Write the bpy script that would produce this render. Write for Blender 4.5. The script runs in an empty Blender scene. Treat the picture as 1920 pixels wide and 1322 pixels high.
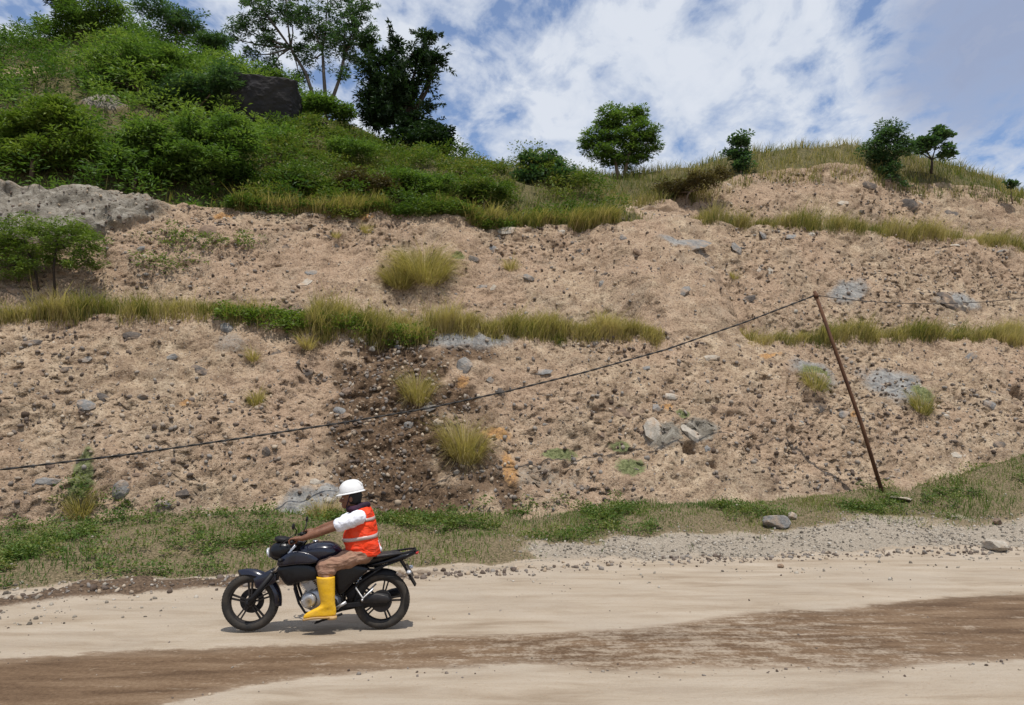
import bpy, math, random
import numpy as np
from mathutils import Vector, Matrix

random.seed(7)
rng = np.random.default_rng(11)
R = math.radians
scene = bpy.context.scene
col = scene.collection

# ------------------------------------------------------------------ camera
CAM_H, F_PX, PITCH = 2.0, 1387.0, R(6.46)
cam_d = bpy.data.cameras.new('camera')
cam_d.sensor_width = 36.0
cam_d.lens = 36.0 * F_PX / 1920.0
cam_d.clip_start, cam_d.clip_end = 0.1, 3000.0
cam = bpy.data.objects.new('camera', cam_d)
cam.location = (0, 0, CAM_H)
cam.rotation_euler = (R(90) + PITCH, 0, 0)
col.objects.link(cam)
scene.camera = cam

# ------------------------------------------------------------------ sun, exposure
SUN = Vector((0.10, -0.30, 0.95)).normalized()          # towards the sun
sun_d = bpy.data.lights.new('sun', 'SUN')
sun_d.energy, sun_d.angle, sun_d.color = 4.3, R(0.5), (1.0, 0.95, 0.87)
sun = bpy.data.objects.new('sun', sun_d)
sun.rotation_euler = (-SUN).to_track_quat('-Z', 'Y').to_euler()
sun.location = (0, -10, 40)
col.objects.link(sun)
vs = scene.view_settings
scene.display_settings.display_device = 'sRGB'
vs.view_transform, vs.look, vs.exposure, vs.gamma = 'Standard', 'None', 0.0, 1.0
vs.use_curve_mapping = False
scene.cycles.max_bounces = 6
scene.cycles.transparent_max_bounces = 6
scene.cycles.caustics_reflective = scene.cycles.caustics_refractive = False
scene.cycles.use_denoising = True

# ------------------------------------------------------------------ node helpers
def node(nt, typ, ins=None, **props):
    n = nt.nodes.new(typ)
    for k, v in props.items():
        setattr(n, k, v)
    for k, v in (ins or {}).items():
        s = n.inputs[k]
        if hasattr(v, 'is_output') or isinstance(v, bpy.types.NodeSocket):
            nt.links.new(v, s)
        else:
            s.default_value = v
    return n

def ramp(nt, fac, stops, interp='LINEAR'):
    n = nt.nodes.new('ShaderNodeValToRGB')
    n.color_ramp.interpolation = interp
    e = n.color_ramp.elements
    while len(e) < len(stops):
        e.new(0.5)
    for el, (p, c) in zip(e, stops):
        el.position = p
        el.color = (c, c, c, 1) if not hasattr(c, '__len__') else (*c, 1)
    nt.links.new(fac, n.inputs[0])
    return n.outputs[0]

def mixc(nt, fac, a, b, mode='MIX'):
    n = nt.nodes.new('ShaderNodeMix')
    n.data_type, n.blend_type = 'RGBA', mode
    for s, v in ((n.inputs[0], fac), (n.inputs[6], a), (n.inputs[7], b)):
        if isinstance(v, bpy.types.NodeSocket):
            nt.links.new(v, s)
        elif hasattr(v, '__len__'):
            s.default_value = (*v, 1) if len(v) == 3 else v
        else:
            s.default_value = v
    return n.outputs[2]

def mth(nt, op, a, b=0.0, c=None, clamp=False):
    n = nt.nodes.new('ShaderNodeMath')
    n.operation, n.use_clamp = op, clamp
    for s, v in zip(n.inputs, (a, b) if c is None else (a, b, c)):
        if isinstance(v, bpy.types.NodeSocket):
            nt.links.new(v, s)
        else:
            s.default_value = v
    return n.outputs[0]

def noise(nt, vec, scale, detail=4, rough=0.55, dist=0.0):
    return node(nt, 'ShaderNodeTexNoise', {'Vector': vec, 'Scale': scale, 'Detail': detail,
                                           'Roughness': rough, 'Distortion': dist}).outputs[0]

def new_mat(name):
    m = bpy.data.materials.new(name)
    m.use_nodes = True
    nt = m.node_tree
    b = nt.nodes['Principled BSDF']
    b.inputs['Specular IOR Level'].default_value = 0.25
    return m, nt, b

# ------------------------------------------------------------------ world
w = bpy.data.worlds.new('World')
scene.world = w
w.use_nodes = True
nt = w.node_tree
bg = nt.nodes['Background']
sky = node(nt, 'ShaderNodeTexSky', sky_type='NISHITA', sun_disc=False)
sky.sun_elevation = math.asin(SUN.z)
sky.sun_rotation = math.atan2(SUN.x, SUN.y)
sky.air_density, sky.dust_density, sky.ozone_density = 1.0, 0.25, 2.5
tc = node(nt, 'ShaderNodeTexCoord')
sep = node(nt, 'ShaderNodeSeparateXYZ', {0: tc.outputs['Generated']})
zc = mth(nt, 'ADD', mth(nt, 'MAXIMUM', sep.outputs[2], 0.0), 0.22)
pu = mth(nt, 'DIVIDE', sep.outputs[0], zc)
pv = mth(nt, 'DIVIDE', sep.outputs[1], zc)
cl = node(nt, 'ShaderNodeCombineXYZ', {0: pu, 1: pv, 2: 3.7}).outputs[0]
mp = node(nt, 'ShaderNodeMapping', {'Vector': cl, 'Rotation': (0, 0, R(-28)), 'Scale': (1.0, 0.72, 1.0)}).outputs[0]
n_big = noise(nt, mp, 1.9, 3, 0.5, 0.4)
n_mid = noise(nt, mp, 8.5, 7, 0.58, 0.3)
n_fin = noise(nt, mp, 21.0, 5, 0.6, 0.2)
dens = mth(nt, 'ADD', mth(nt, 'MULTIPLY', n_big, 0.30), mth(nt, 'MULTIPLY', n_mid, 0.74))
dens = mth(nt, 'ADD', dens, mth(nt, 'MULTIPLY', n_fin, 0.24))
cover = ramp(nt, dens, [(0.53, 0.16), (0.62, 0.66), (0.71, 0.96)])
# the thick grey bank that stands in the upper right of the view
gd = Vector((920 / F_PX, math.cos(PITCH) - 600 / F_PX * math.sin(PITCH), math.sin(PITCH) + 600 / F_PX * math.cos(PITCH))).normalized()
wv = node(nt, 'ShaderNodeVectorMath', {0: tc.outputs['Generated'], 1: tuple(gd)}, operation='DOT_PRODUCT').outputs['Value']
wv = mth(nt, 'ADD', wv, mth(nt, 'MULTIPLY', mth(nt, 'SUBTRACT', n_mid, 0.5), 0.022))
bank = ramp(nt, wv, [(0.988, 0.0), (1.000, 1.0)], 'EASE')
cover = mth(nt, 'MAXIMUM', cover, mth(nt, 'MULTIPLY', bank, 0.9))
shade = ramp(nt, n_mid, [(0.3, (0.66, 0.74, 0.88)), (0.60, (0.86, 0.91, 1.0))])
shade = mixc(nt, mth(nt, 'MULTIPLY', bank, 0.9), shade, (0.36, 0.43, 0.62))
cloud = mixc(nt, 1.0, shade, (8.6, 8.6, 8.6), 'MULTIPLY')
nt.links.new(mixc(nt, cover, mixc(nt, 1.0, sky.outputs[0], (1.05, 1.22, 1.42), 'MULTIPLY'), cloud), bg.inputs[0])
bg.inputs[1].default_value = 0.1

# ------------------------------------------------------------------ frames and pixels
TH = R(12.5)                               # the road recedes to the right
UH = np.array([math.cos(TH), math.sin(TH), 0.0])
VH = np.array([-math.sin(TH), math.cos(TH), 0.0])
CP, SP = math.cos(PITCH), math.sin(PITCH)

def ray(px, py):
    cx, cy = (px - 960) / F_PX, (661 - py) / F_PX
    return np.array([cx, CP - cy * SP, SP + cy * CP])

def at_y(px, py, Y):                       # a point at world depth Y
    d = ray(px, py)
    return np.array([0, 0, CAM_H]) + d * (Y / d[1])

def at_v(px, py, v):                       # a point on the plane v = const: (u, z)
    d = ray(px, py)
    p = d * (v / (d @ VH))
    return p @ UH, p[2] + CAM_H

def at_z(px, py, z=0.0):
    d = ray(px, py)
    return np.array([0, 0, CAM_H]) + d * ((z - CAM_H) / d[2])

def project(P):
    q = P - np.array([0, 0, CAM_H])
    f = q[..., 1] * CP + q[..., 2] * SP
    f = np.where(f < 0.1, 0.1, f)
    y = -q[..., 1] * SP + q[..., 2] * CP
    return 960 + F_PX * q[..., 0] / f, 661 - F_PX * y / f, f

def world(u, v, z):
    u, v, z = np.broadcast_arrays(u, v, z)
    return u[..., None] * UH + v[..., None] * VH + z[..., None] * np.array([0, 0, 1.0])

# ------------------------------------------------------------------ numpy noise
def _hash(ix, iy, iz, seed):
    h = (ix.astype(np.int64) * 374761393 + iy.astype(np.int64) * 668265263 + iz.astype(np.int64) * 2147483647 + seed * 974711) & 0xFFFFFFFF
    h = ((h ^ (h >> 13)) * 1274126177) & 0xFFFFFFFF
    h = ((h ^ (h >> 16)) * 2246822519) & 0xFFFFFFFF
    return ((h ^ (h >> 15)) & 0xFFFFFF) / float(0xFFFFFF)

def vnoise(x, y, seed=0):
    ix, iy = np.floor(x), np.floor(y)
    fx, fy = x - ix, y - iy
    fx, fy = fx * fx * fx * (fx * (fx * 6 - 15) + 10), fy * fy * fy * (fy * (fy * 6 - 15) + 10)
    z = np.zeros_like(ix)
    a, b = _hash(ix, iy, z, seed), _hash(ix + 1, iy, z, seed)
    c, d = _hash(ix, iy + 1, z, seed), _hash(ix + 1, iy + 1, z, seed)
    return (a + (b - a) * fx) * (1 - fy) + (c + (d - c) * fx) * fy - 0.5

def fbm(x, y, octv=4, seed=0, gain=0.5):
    s, a, t = 0, 1.0, 0
    for k in range(octv):
        s = s + a * vnoise(x * 2 ** k + 17.3 * k, y * 2 ** k - 9.1 * k, seed + k)
        t += a
        a *= gain
    return s / t * 2

def cells(x, y, seed, prob):
    """distance to the nearest jittered cell point that exists, and its random value"""
    ix, iy = np.floor(x), np.floor(y)
    best = np.full(x.shape, 9.0)
    val = np.zeros(x.shape)
    for dx in (-1, 0, 1):
        for dy in (-1, 0, 1):
            jx, jy = ix + dx, iy + dy
            o = np.zeros_like(jx)
            d = np.hypot(x - jx - _hash(jx, jy, o, seed), y - jy - _hash(jx, jy, o, seed + 1))
            r = _hash(jx, jy, o, seed + 2)
            d = np.where(r < prob, d, 9.0)
            m = d < best
            best = np.where(m, d, best)
            val = np.where(m, r / prob, val)
    return best, val

def sstep(a, b, x):
    t = np.clip((x - a) / (b - a), 0, 1)
    return t * t * (3 - 2 * t)

# ------------------------------------------------------------------ mesh helpers
def mesh_np(name, V, faces, attrs=None, smooth=False):
    """faces: list of (n,k) int arrays"""
    me = bpy.data.meshes.new(name)
    V = np.asarray(V, np.float32)
    fl = [np.asarray(f, np.int32) for f in faces if len(f)]
    me.vertices.add(len(V))
    me.vertices.foreach_set('co', V.ravel())
    loops = np.concatenate([f.ravel() for f in fl])
    tot = np.concatenate([np.full(len(f), f.shape[1], np.int32) for f in fl])
    start = np.concatenate([[0], np.cumsum(tot)[:-1]]).astype(np.int32)
    me.loops.add(len(loops))
    me.loops.foreach_set('vertex_index', loops)
    me.polygons.add(len(tot))
    me.polygons.foreach_set('loop_start', start)
    if smooth:
        me.polygons.foreach_set('use_smooth', np.ones(len(tot), bool))
    for k, a in (attrs or {}).items():
        at = me.attributes.new(k, 'FLOAT', 'POINT')
        at.data.foreach_set('value', np.asarray(a, np.float32).ravel())
    me.update(calc_edges=True)
    me.validate()
    return me

def obj(name, me, mat=None, parent=None, **props):
    o = bpy.data.objects.new(name, me)
    col.objects.link(o)
    if mat is not None and me is not None and len(me.materials) == 0:
        me.materials.append(mat)
    o.parent = parent
    for k, v in props.items():
        o[k] = v
    return o

def empty(name, loc, rz=0.0, **props):
    o = bpy.data.objects.new(name, None)
    o.empty_display_size = 0.2
    o.location, o.rotation_euler = loc, (0, 0, rz)
    col.objects.link(o)
    for k, v in props.items():
        o[k] = v
    return o

def grid_faces(nr, nc):
    i = np.arange(nr * nc).reshape(nr, nc)
    return np.stack([i[:-1, :-1], i[:-1, 1:], i[1:, 1:], i[1:, :-1]], -1).reshape(-1, 4)

class MB:
    """collects tubes, lofts, lathes into ONE mesh"""
    def __init__(self):
        self.v, self.f = [], []

    def ring_loft(self, rings, caps=True, closed=True):
        b, n = len(self.v), len(rings[0])
        for r in rings:
            self.v += [tuple(p) for p in r]
        for i in range(len(rings) - 1):
            for j in range(n if closed else n - 1):
                k = (j + 1) % n
                self.f.append((b + i * n + j, b + i * n + k, b + (i + 1) * n + k, b + (i + 1) * n + j))
        if caps:
            self.f.append(tuple(b + j for j in range(n))[::-1])
            self.f.append(tuple(b + (len(rings) - 1) * n + j for j in range(n)))
        return self

    def tube(self, pts, rad, seg=10, caps=True, flat=1.0):
        pts = [Vector(p) for p in pts]
        if not hasattr(rad, '__len__'):
            rad = [rad] * len(pts)
        rings, up = [], None
        for i, p in enumerate(pts):
            t = (pts[min(i + 1, len(pts) - 1)] - pts[max(i - 1, 0)]).normalized()
            if up is None:
                up = Vector((0, 0, 1)) if abs(t.z) < 0.9 else Vector((0, 1, 0))
            a = t.cross(up).normalized()
            b = a.cross(t).normalized()
            up = b
            rings.append([p + a * (math.cos(2 * math.pi * k / seg) * rad[i]) + b * (math.sin(2 * math.pi * k / seg) * rad[i] * flat) for k in range(seg)])
        return self.ring_loft(rings, caps)

    def ell(self, c, r, seg=14, rings=9, rot=None):
        c = Vector(c)
        rs = []
        for i in range(rings + 1):
            ph = math.pi * (0.02 + 0.96 * i / rings)
            ring = []
            for k in range(seg):
                q = Vector((math.sin(ph) * math.cos(2 * math.pi * k / seg) * r[0], math.sin(ph) * math.sin(2 * math.pi * k / seg) * r[1], -math.cos(ph) * r[2]))
                if rot is not None:
                    q = rot @ q
                ring.append(c + q)
            rs.append(ring)
        return self.ring_loft(rs)

    def cap(self, a, b, ra, rb, seg=14):
        """tapered capsule"""
        a, b = Vector(a), Vector(b)
        t = (b - a).normalized()
        pts = [a - t * ra * 0.98, a - t * ra * 0.8, a - t * ra * 0.4, a, b, b + t * rb * 0.4, b + t * rb * 0.8, b + t * rb * 0.98]
        return self.tube(pts, [ra * 0.2, ra * 0.6, ra * 0.917, ra, rb, rb * 0.917, rb * 0.6, rb * 0.2], seg)

    def lathe(self, prof, c, seg=40, a0=0.0, a1=2 * math.pi):
        """profile [(r, y)] round the y axis at c; closed profile"""
        full = abs(a1 - a0) > 6.28
        n = seg if full else seg + 1
        b, m = len(self.v), len(prof)
        for i in range(n):
            a = a0 + (a1 - a0) * i / seg
            for r, y in prof:
                self.v.append((c[0] + r * math.cos(a), c[1] + y, c[2] + r * math.sin(a)))
        for i in range(seg):
            j = (i + 1) % n
            for k in range(m):
                l = (k + 1) % m
                self.f.append((b + i * m + k, b + i * m + l, b + j * m + l, b + j * m + k))
        if not full:
            self.f.append(tuple(b + k for k in range(m)))
            self.f.append(tuple(b + (n - 1) * m + k for k in range(m))[::-1])
        return self

    def pillow(self, prof, w, n=3.0, rings=9, y0=0.0, smin=0.55):
        """side outline [(x, z)] given a rounded width"""
        cx = sum(p[0] for p in prof) / len(prof)
        cz = sum(p[1] for p in prof) / len(prof)
        rs = []
        for i in range(rings):
            t = -1 + 2 * i / (rings - 1)
            s = max(smin, (1 - abs(t) ** n) ** (1 / n)) if abs(t) < 1 else smin
            rs.append([(cx + (x - cx) * s, y0 + t * w, cz + (z - cz) * s) for x, z in prof])
        return self.ring_loft(rs)

    def bar(self, a, b, wx, wy):
        """box beam from a to b with a rectangular section"""
        a, b = Vector(a), Vector(b)
        t = (b - a).normalized()
        s = Vector((0, 1, 0)) if abs(t.y) < 0.9 else Vector((1, 0, 0))
        n = t.cross(s).normalized()
        s = n.cross(t).normalized()
        rr = []
        for p in (a, b):
            rr.append([p + n * wx / 2 + s * wy / 2, p - n * wx / 2 + s * wy / 2, p - n * wx / 2 - s * wy / 2, p + n * wx / 2 - s * wy / 2])
        return self.ring_loft(rr)

    def mesh(self, name, smooth=True, attrs=None):
        me = bpy.data.meshes.new(name)
        me.from_pydata([tuple(p) for p in self.v], [], self.f)
        me.update()
        if smooth:
            me.polygons.foreach_set('use_smooth', [True] * len(me.polygons))
        return me

    def build(self, name, mat, parent=None, smooth=True, sub=0, bevel=0, **props):
        me = self.mesh(name, smooth)
        o = obj(name, me, mat, parent, **props)
        if bevel:
            m = o.modifiers.new('bevel', 'BEVEL')
            m.width, m.segments, m.limit_method = bevel, 2, 'ANGLE'
        if sub:
            m = o.modifiers.new('sub', 'SUBSURF')
            m.levels = m.render_levels = sub
        return o

    def skin(self, name, mat, parent=None, voxel=0.008, it=6, **props):
        """fuses everything collected into one continuous surface"""
        me = self.mesh(name + '_cage')
        o = bpy.data.objects.new(name + '_cage', me)
        col.objects.link(o)
        m = o.modifiers.new('r', 'REMESH')
        m.mode, m.voxel_size = 'VOXEL', voxel
        s = o.modifiers.new('s', 'SMOOTH')
        s.factor, s.iterations = 0.5, it
        dg = bpy.context.evaluated_depsgraph_get()
        me2 = bpy.data.meshes.new_from_object(o.evaluated_get(dg))
        me2.name = name
        bpy.data.objects.remove(o)
        bpy.data.meshes.remove(me)
        me2.polygons.foreach_set('use_smooth', [True] * len(me2.polygons))
        return obj(name, me2, mat, parent, **props)

# ------------------------------------------------------------------ materials: ground
def attr(nt, name):
    return node(nt, 'ShaderNodeAttribute', attribute_name=name).outputs['Fac']

def soil_material():
    m, nt, b = new_mat('soil')
    P = node(nt, 'ShaderNodeNewGeometry').outputs['Position']
    big, mid = noise(nt, P, 0.35, 4), noise(nt, P, 2.3, 6, 0.6)
    fine, grit = noise(nt, P, 14, 6, 0.65), noise(nt, P, 33, 4, 0.7)
    c = ramp(nt, mid, [(0.30, (0.215, 0.15, 0.10)), (0.50, (0.365, 0.269, 0.18)), (0.68, (0.49, 0.386, 0.27))])
    c = mixc(nt, ramp(nt, big, [(0.40, 0.0), (0.60, 0.75)]), c, (0.355, 0.247, 0.169))
    c = mixc(nt, ramp(nt, noise(nt, P, 0.9, 6, 0.65, 0.6), [(0.52, 0.0), (0.68, 0.5)]), c, (0.235, 0.195, 0.145))
    c = mixc(nt, ramp(nt, fine, [(0.37, 0.85), (0.49, 0.0)]), c, (0.17, 0.115, 0.078))
    c = mixc(nt, ramp(nt, fine, [(0.58, 0.0), (0.74, 0.5)]), c, (0.58, 0.48, 0.37))
    c = mixc(nt, ramp(nt, grit, [(0.36, 0.8), (0.46, 0.0)]), c, (0.13, 0.09, 0.06))
    c = mixc(nt, ramp(nt, grit, [(0.58, 0.0), (0.68, 0.6)]), c, (0.60, 0.51, 0.41))
    # small gravel bedded in the earth, each with a tint of its own
    vor = node(nt, 'ShaderNodeTexVoronoi', {'Vector': P, 'Scale': 13.0, 'Randomness': 1.0})
    peb = ramp(nt, vor.outputs['Distance'], [(0.16, 1.0), (0.24, 0.0)])
    pick = node(nt, 'ShaderNodeSeparateColor', {0: vor.outputs['Color']})
    peb = mth(nt, 'MULTIPLY', peb, ramp(nt, pick.outputs[0], [(0.48, 0.0), (0.52, 0.9)]))
    pc = ramp(nt, pick.outputs[1], [(0.0, (0.085, 0.055, 0.042)), (0.45, (0.16, 0.115, 0.09)), (0.72, (0.24, 0.22, 0.20)), (1.0, (0.60, 0.52, 0.43))])
    c = mixc(nt, peb, c, pc)
    jit = mth(nt, 'MULTIPLY', mth(nt, 'SUBTRACT', fine, 0.5), 1.3)
    def layer(c, name, colr, lo=0.35, hi=0.65):
        f = ramp(nt, mth(nt, 'ADD', attr(nt, name), jit), [(lo, 0.0), (hi, 1.0)])
        return mixc(nt, mth(nt, 'MULTIPLY', f, ramp(nt, attr(nt, name), [(0.02, 0.0), (0.2, 1.0)])), c, colr)
    dk = ramp(nt, fine, [(0.35, (0.062, 0.04, 0.025)), (0.55, (0.14, 0.092, 0.058)), (0.7, (0.28, 0.195, 0.125))])
    c = layer(c, 'gully', dk)
    gr = ramp(nt, noise(nt, P, 6, 7, 0.7, 0.8), [(0.3, (0.12, 0.12, 0.12)), (0.5, (0.24, 0.235, 0.225)), (0.68, (0.37, 0.36, 0.33))])
    c = layer(c, 'grey', gr, 0.35, 1.05)
    pale = ramp(nt, noise(nt, P, 3.5, 8, 0.72, 1.2), [(0.3, (0.09, 0.078, 0.062)), (0.48, (0.20, 0.178, 0.145)), (0.66, (0.33, 0.305, 0.26))])
    c = layer(c, 'pale', pale, 0.3, 0.8)
    c = layer(c, 'orange', ramp(nt, fine, [(0.4, (0.30, 0.16, 0.075)), (0.6, (0.46, 0.27, 0.115))]), 0.45, 0.95)
    c = layer(c, 'moss', ramp(nt, fine, [(0.4, (0.085, 0.10, 0.04)), (0.6, (0.20, 0.21, 0.10))]))
    c = layer(c, 'veg', ramp(nt, fine, [(0.4, (0.06, 0.06, 0.028)), (0.6, (0.15, 0.125, 0.06))]))
    nt.links.new(c, b.inputs['Base Color'])
    b.inputs['Roughness'].default_value = 0.95
    b.inputs['Specular IOR Level'].default_value = 0.12
    hgt = mth(nt, 'ADD', mth(nt, 'MULTIPLY', fine, 1.0), mth(nt, 'MULTIPLY', grit, 0.35))
    hgt = mth(nt, 'ADD', hgt, mth(nt, 'MULTIPLY', peb, 0.35))
    bp = node(nt, 'ShaderNodeBump', {'Height': hgt, 'Strength': 1.0, 'Distance': 0.055})
    nt.links.new(bp.outputs[0], b.inputs['Normal'])
    return m

def road_material():
    m, nt, b = new_mat('packed_dirt')
    P = node(nt, 'ShaderNodeNewGeometry').outputs['Position']
    S = node(nt, 'ShaderNodeMapping', {'Vector': P, 'Rotation': (0, 0, -TH), 'Scale': (0.34, 1.5, 1.0)}).outputs[0]
    st, st2 = noise(nt, S, 2.2, 7, 0.62, 0.3), noise(nt, S, 7.0, 5, 0.6, 0.2)
    fine, big = noise(nt, P, 26, 5, 0.7), noise(nt, P, 0.7, 4)
    c = ramp(nt, st, [(0.30, (0.245, 0.188, 0.132)), (0.5, (0.345, 0.283, 0.214)), (0.7, (0.40, 0.338, 0.268))])
    c = mixc(nt, ramp(nt, big, [(0.45, 0.0), (0.65, 0.6)]), c, (0.345, 0.292, 0.232))
    c = mixc(nt, ramp(nt, fine, [(0.30, 0.45), (0.44, 0.0)]), c, (0.27, 0.185, 0.115))
    # wet strip: signed distance from its edges, ragged, with dry streaks left inside
    e = mth(nt, 'ADD', attr(nt, 'wet'), mth(nt, 'MULTIPLY', mth(nt, 'SUBTRACT', st2, 0.5), 0.34))
    iso = noise(nt, P, 4.5, 6, 0.65)
    e = mth(nt, 'ADD', e, mth(nt, 'MULTIPLY', mth(nt, 'SUBTRACT', iso, 0.5), 0.35))
    e = mth(nt, 'ADD', e, mth(nt, 'MULTIPLY', mth(nt, 'SUBTRACT', fine, 0.5), 0.12))
    wet = ramp(nt, e, [(0.0, 0.0), (0.10, 0.85), (0.30, 1.0)])
    dry = ramp(nt, mth(nt, 'SUBTRACT', mth(nt, 'ADD', mth(nt, 'ADD', mth(nt, 'MULTIPLY', st2, 0.55), mth(nt, 'MULTIPLY', iso, 0.45)), mth(nt, 'MULTIPLY', mth(nt, 'SUBTRACT', fine, 0.5), 0.35)), mth(nt, 'MULTIPLY', attr(nt, 'streak'), -0.13)), [(0.57, 0.0), (0.70, 0.75)])
    wet = mth(nt, 'MULTIPLY', wet, mth(nt, 'SUBTRACT', 1.0, dry))
    wc = ramp(nt, mth(nt, 'ADD', st, mth(nt, 'MULTIPLY', mth(nt, 'SUBTRACT', fine, 0.5), 0.5)), [(0.34, (0.088, 0.053, 0.030)), (0.52, (0.150, 0.096, 0.057)), (0.70, (0.22, 0.152, 0.096))])
    c = mixc(nt, wet, c, wc)
    e2 = mth(nt, 'ADD', attr(nt, 'berm'), mth(nt, 'MULTIPLY', mth(nt, 'SUBTRACT', fine, 0.5), 0.6))
    c = mixc(nt, ramp(nt, e2, [(0.22, 0.0), (0.42, 1.0)]), c, ramp(nt, fine, [(0.4, (0.062, 0.042, 0.028)), (0.62, (0.15, 0.103, 0.068))]))
    g = mth(nt, 'ADD', attr(nt, 'gravel'), mth(nt, 'MULTIPLY', mth(nt, 'SUBTRACT', fine, 0.5), 1.1))
    c = mixc(nt, ramp(nt, g, [(0.42, 0.0), (0.6, 1.0)]), c, ramp(nt, noise(nt, P, 40, 3, 0.6), [(0.35, (0.175, 0.148, 0.115)), (0.55, (0.295, 0.252, 0.20)), (0.7, (0.38, 0.335, 0.275))]))
    g = mth(nt, 'ADD', attr(nt, 'turf'), mth(nt, 'MULTIPLY', mth(nt, 'SUBTRACT', fine, 0.5), 1.0))
    c = mixc(nt, ramp(nt, g, [(0.42, 0.0), (0.6, 1.0)]), c, ramp(nt, fine, [(0.4, (0.075, 0.06, 0.032)), (0.62, (0.22, 0.17, 0.105))]))
    nt.links.new(c, b.inputs['Base Color'])
    nt.links.new(mth(nt, 'SUBTRACT', 0.95, mth(nt, 'MULTIPLY', wet, 0.22)), b.inputs['Roughness'])
    b.inputs['Specular IOR Level'].default_value = 0.15
    h = mth(nt, 'ADD', mth(nt, 'MULTIPLY', fine, 0.8), mth(nt, 'MULTIPLY', st2, 0.6))
    bp = node(nt, 'ShaderNodeBump', {'Height': h, 'Strength': 0.7, 'Distance': 0.03})
    nt.links.new(bp.outputs[0], b.inputs['Normal'])
    return m

def stone_material(name, a, bcol, lich=None):
    m, nt, b = new_mat(name)
    P = node(nt, 'ShaderNodeNewGeometry').outputs['Position']
    rnd = node(nt, 'ShaderNodeObjectInfo').outputs['Random']
    n = noise(nt, P, 9, 8, 0.68, 0.4)
    c = mixc(nt, ramp(nt, n, [(0.3, 0.0), (0.7, 1.0)]), a, bcol)
    c = mixc(nt, mth(nt, 'MULTIPLY', rnd, 0.35), c, mixc(nt, 1.0, c, (0.82, 0.68, 0.52), 'MULTIPLY'))
    dust = ramp(nt, noise(nt, P, 4, 6, 0.65), [(0.48, 0.0), (0.66, 0.7)])
    c = mixc(nt, dust, c, (0.42, 0.295, 0.195))
    nt.links.new(c, b.inputs['Base Color'])
    b.inputs['Roughness'].default_value = 0.9
    bp = node(nt, 'ShaderNodeBump', {'Height': noise(nt, P, 22, 6, 0.7), 'Strength': 0.9, 'Distance': 0.04})
    nt.links.new(bp.outputs[0], b.inputs['Normal'])
    return m

def speck_material(name, stops, rough=0.9):
    m, nt, b = new_mat(name)
    nt.links.new(ramp(nt, attr(nt, 'rnd'), stops), b.inputs['Base Color'])
    b.inputs['Roughness'].default_value = rough
    return m

def leaf_material(name, stops, trans=0.30, gloss=0.25):
    m, nt, b = new_mat(name)
    P = node(nt, 'ShaderNodeNewGeometry').outputs['Position']
    f = mth(nt, 'ADD', mth(nt, 'MULTIPLY', attr(nt, 'rnd'), 0.75), mth(nt, 'MULTIPLY', noise(nt, P, 1.1, 3), 0.30))
    c = ramp(nt, f, stops)
    nt.links.new(c, b.inputs['Base Color'])
    b.inputs['Roughness'].default_value = 0.55
    b.inputs['Specular IOR Level'].default_value = gloss
    tr = node(nt, 'ShaderNodeBsdfTranslucent', {'Color': mixc(nt, 1.0, c, (1.25, 1.35, 0.6), 'MULTIPLY')})
    mx = node(nt, 'ShaderNodeMixShader', {0: trans, 1: b.outputs[0], 2: tr.outputs[0]})
    nt.links.new(mx.outputs[0], nt.nodes['Material Output'].inputs[0])
    return m

def plain(name, c, rough=0.5, metal=0.0, spec=0.4, dirt=0.0, dirtc=(0.40, 0.30, 0.20), scale=14, coat=0.0, bump=0.0):
    m, nt, b = new_mat(name)
    P = node(nt, 'ShaderNodeTexCoord').outputs['Object']
    n = noise(nt, P, scale, 6, 0.65)
    cc = mixc(nt, ramp(nt, n, [(0.3, 0.0), (0.7, 0.35)]), c, tuple(x * 0.72 for x in c))
    if dirt:
        cc = mixc(nt, ramp(nt, noise(nt, P, scale * 0.6, 7, 0.7), [(0.40, 0.0), (0.68, dirt)]), cc, dirtc)
    nt.links.new(cc, b.inputs['Base Color'])
    nt.links.new(ramp(nt, n, [(0.3, max(rough - 0.08, 0.02)), (0.7, min(rough + 0.12, 1.0))]), b.inputs['Roughness'])
    b.inputs['Metallic'].default_value = metal
    b.inputs['Specular IOR Level'].default_value = spec
    b.inputs['Coat Weight'].default_value = coat
    if bump:
        bp = node(nt, 'ShaderNodeBump', {'Height': n, 'Strength': 0.6, 'Distance': bump})
        nt.links.new(bp.outputs[0], b.inputs['Normal'])
    return m

M_SOIL, M_ROAD = soil_material(), road_material()
M_STONE = {
    'g': stone_material('grey_stone', (0.13, 0.13, 0.135), (0.30, 0.295, 0.28)),
    'd': stone_material('dark_stone', (0.055, 0.048, 0.045), (0.16, 0.14, 0.125)),
    'b': stone_material('brown_stone', (0.12, 0.085, 0.065), (0.25, 0.185, 0.14)),
    'l': stone_material('pale_stone', (0.30, 0.27, 0.225), (0.50, 0.465, 0.41)),
}
M_BLACKROCK = plain('basalt', (0.028, 0.027, 0.03), 0.85, spec=0.2, dirt=0.35, dirtc=(0.075, 0.068, 0.06), scale=1.6, bump=0.12)
M_PEB = speck_material('pebbles', [(0.0, (0.075, 0.052, 0.038)), (0.4, (0.145, 0.115, 0.095)), (0.65, (0.215, 0.195, 0.175)), (0.92, (0.34, 0.26, 0.18)), (1.0, (0.40, 0.34, 0.27))])
M_GRAV = speck_material('gravel', [(0.0, (0.088, 0.075, 0.06)), (0.4, (0.21, 0.182, 0.148)), (0.8, (0.32, 0.285, 0.235)), (1.0, (0.43, 0.39, 0.335))])
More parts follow.
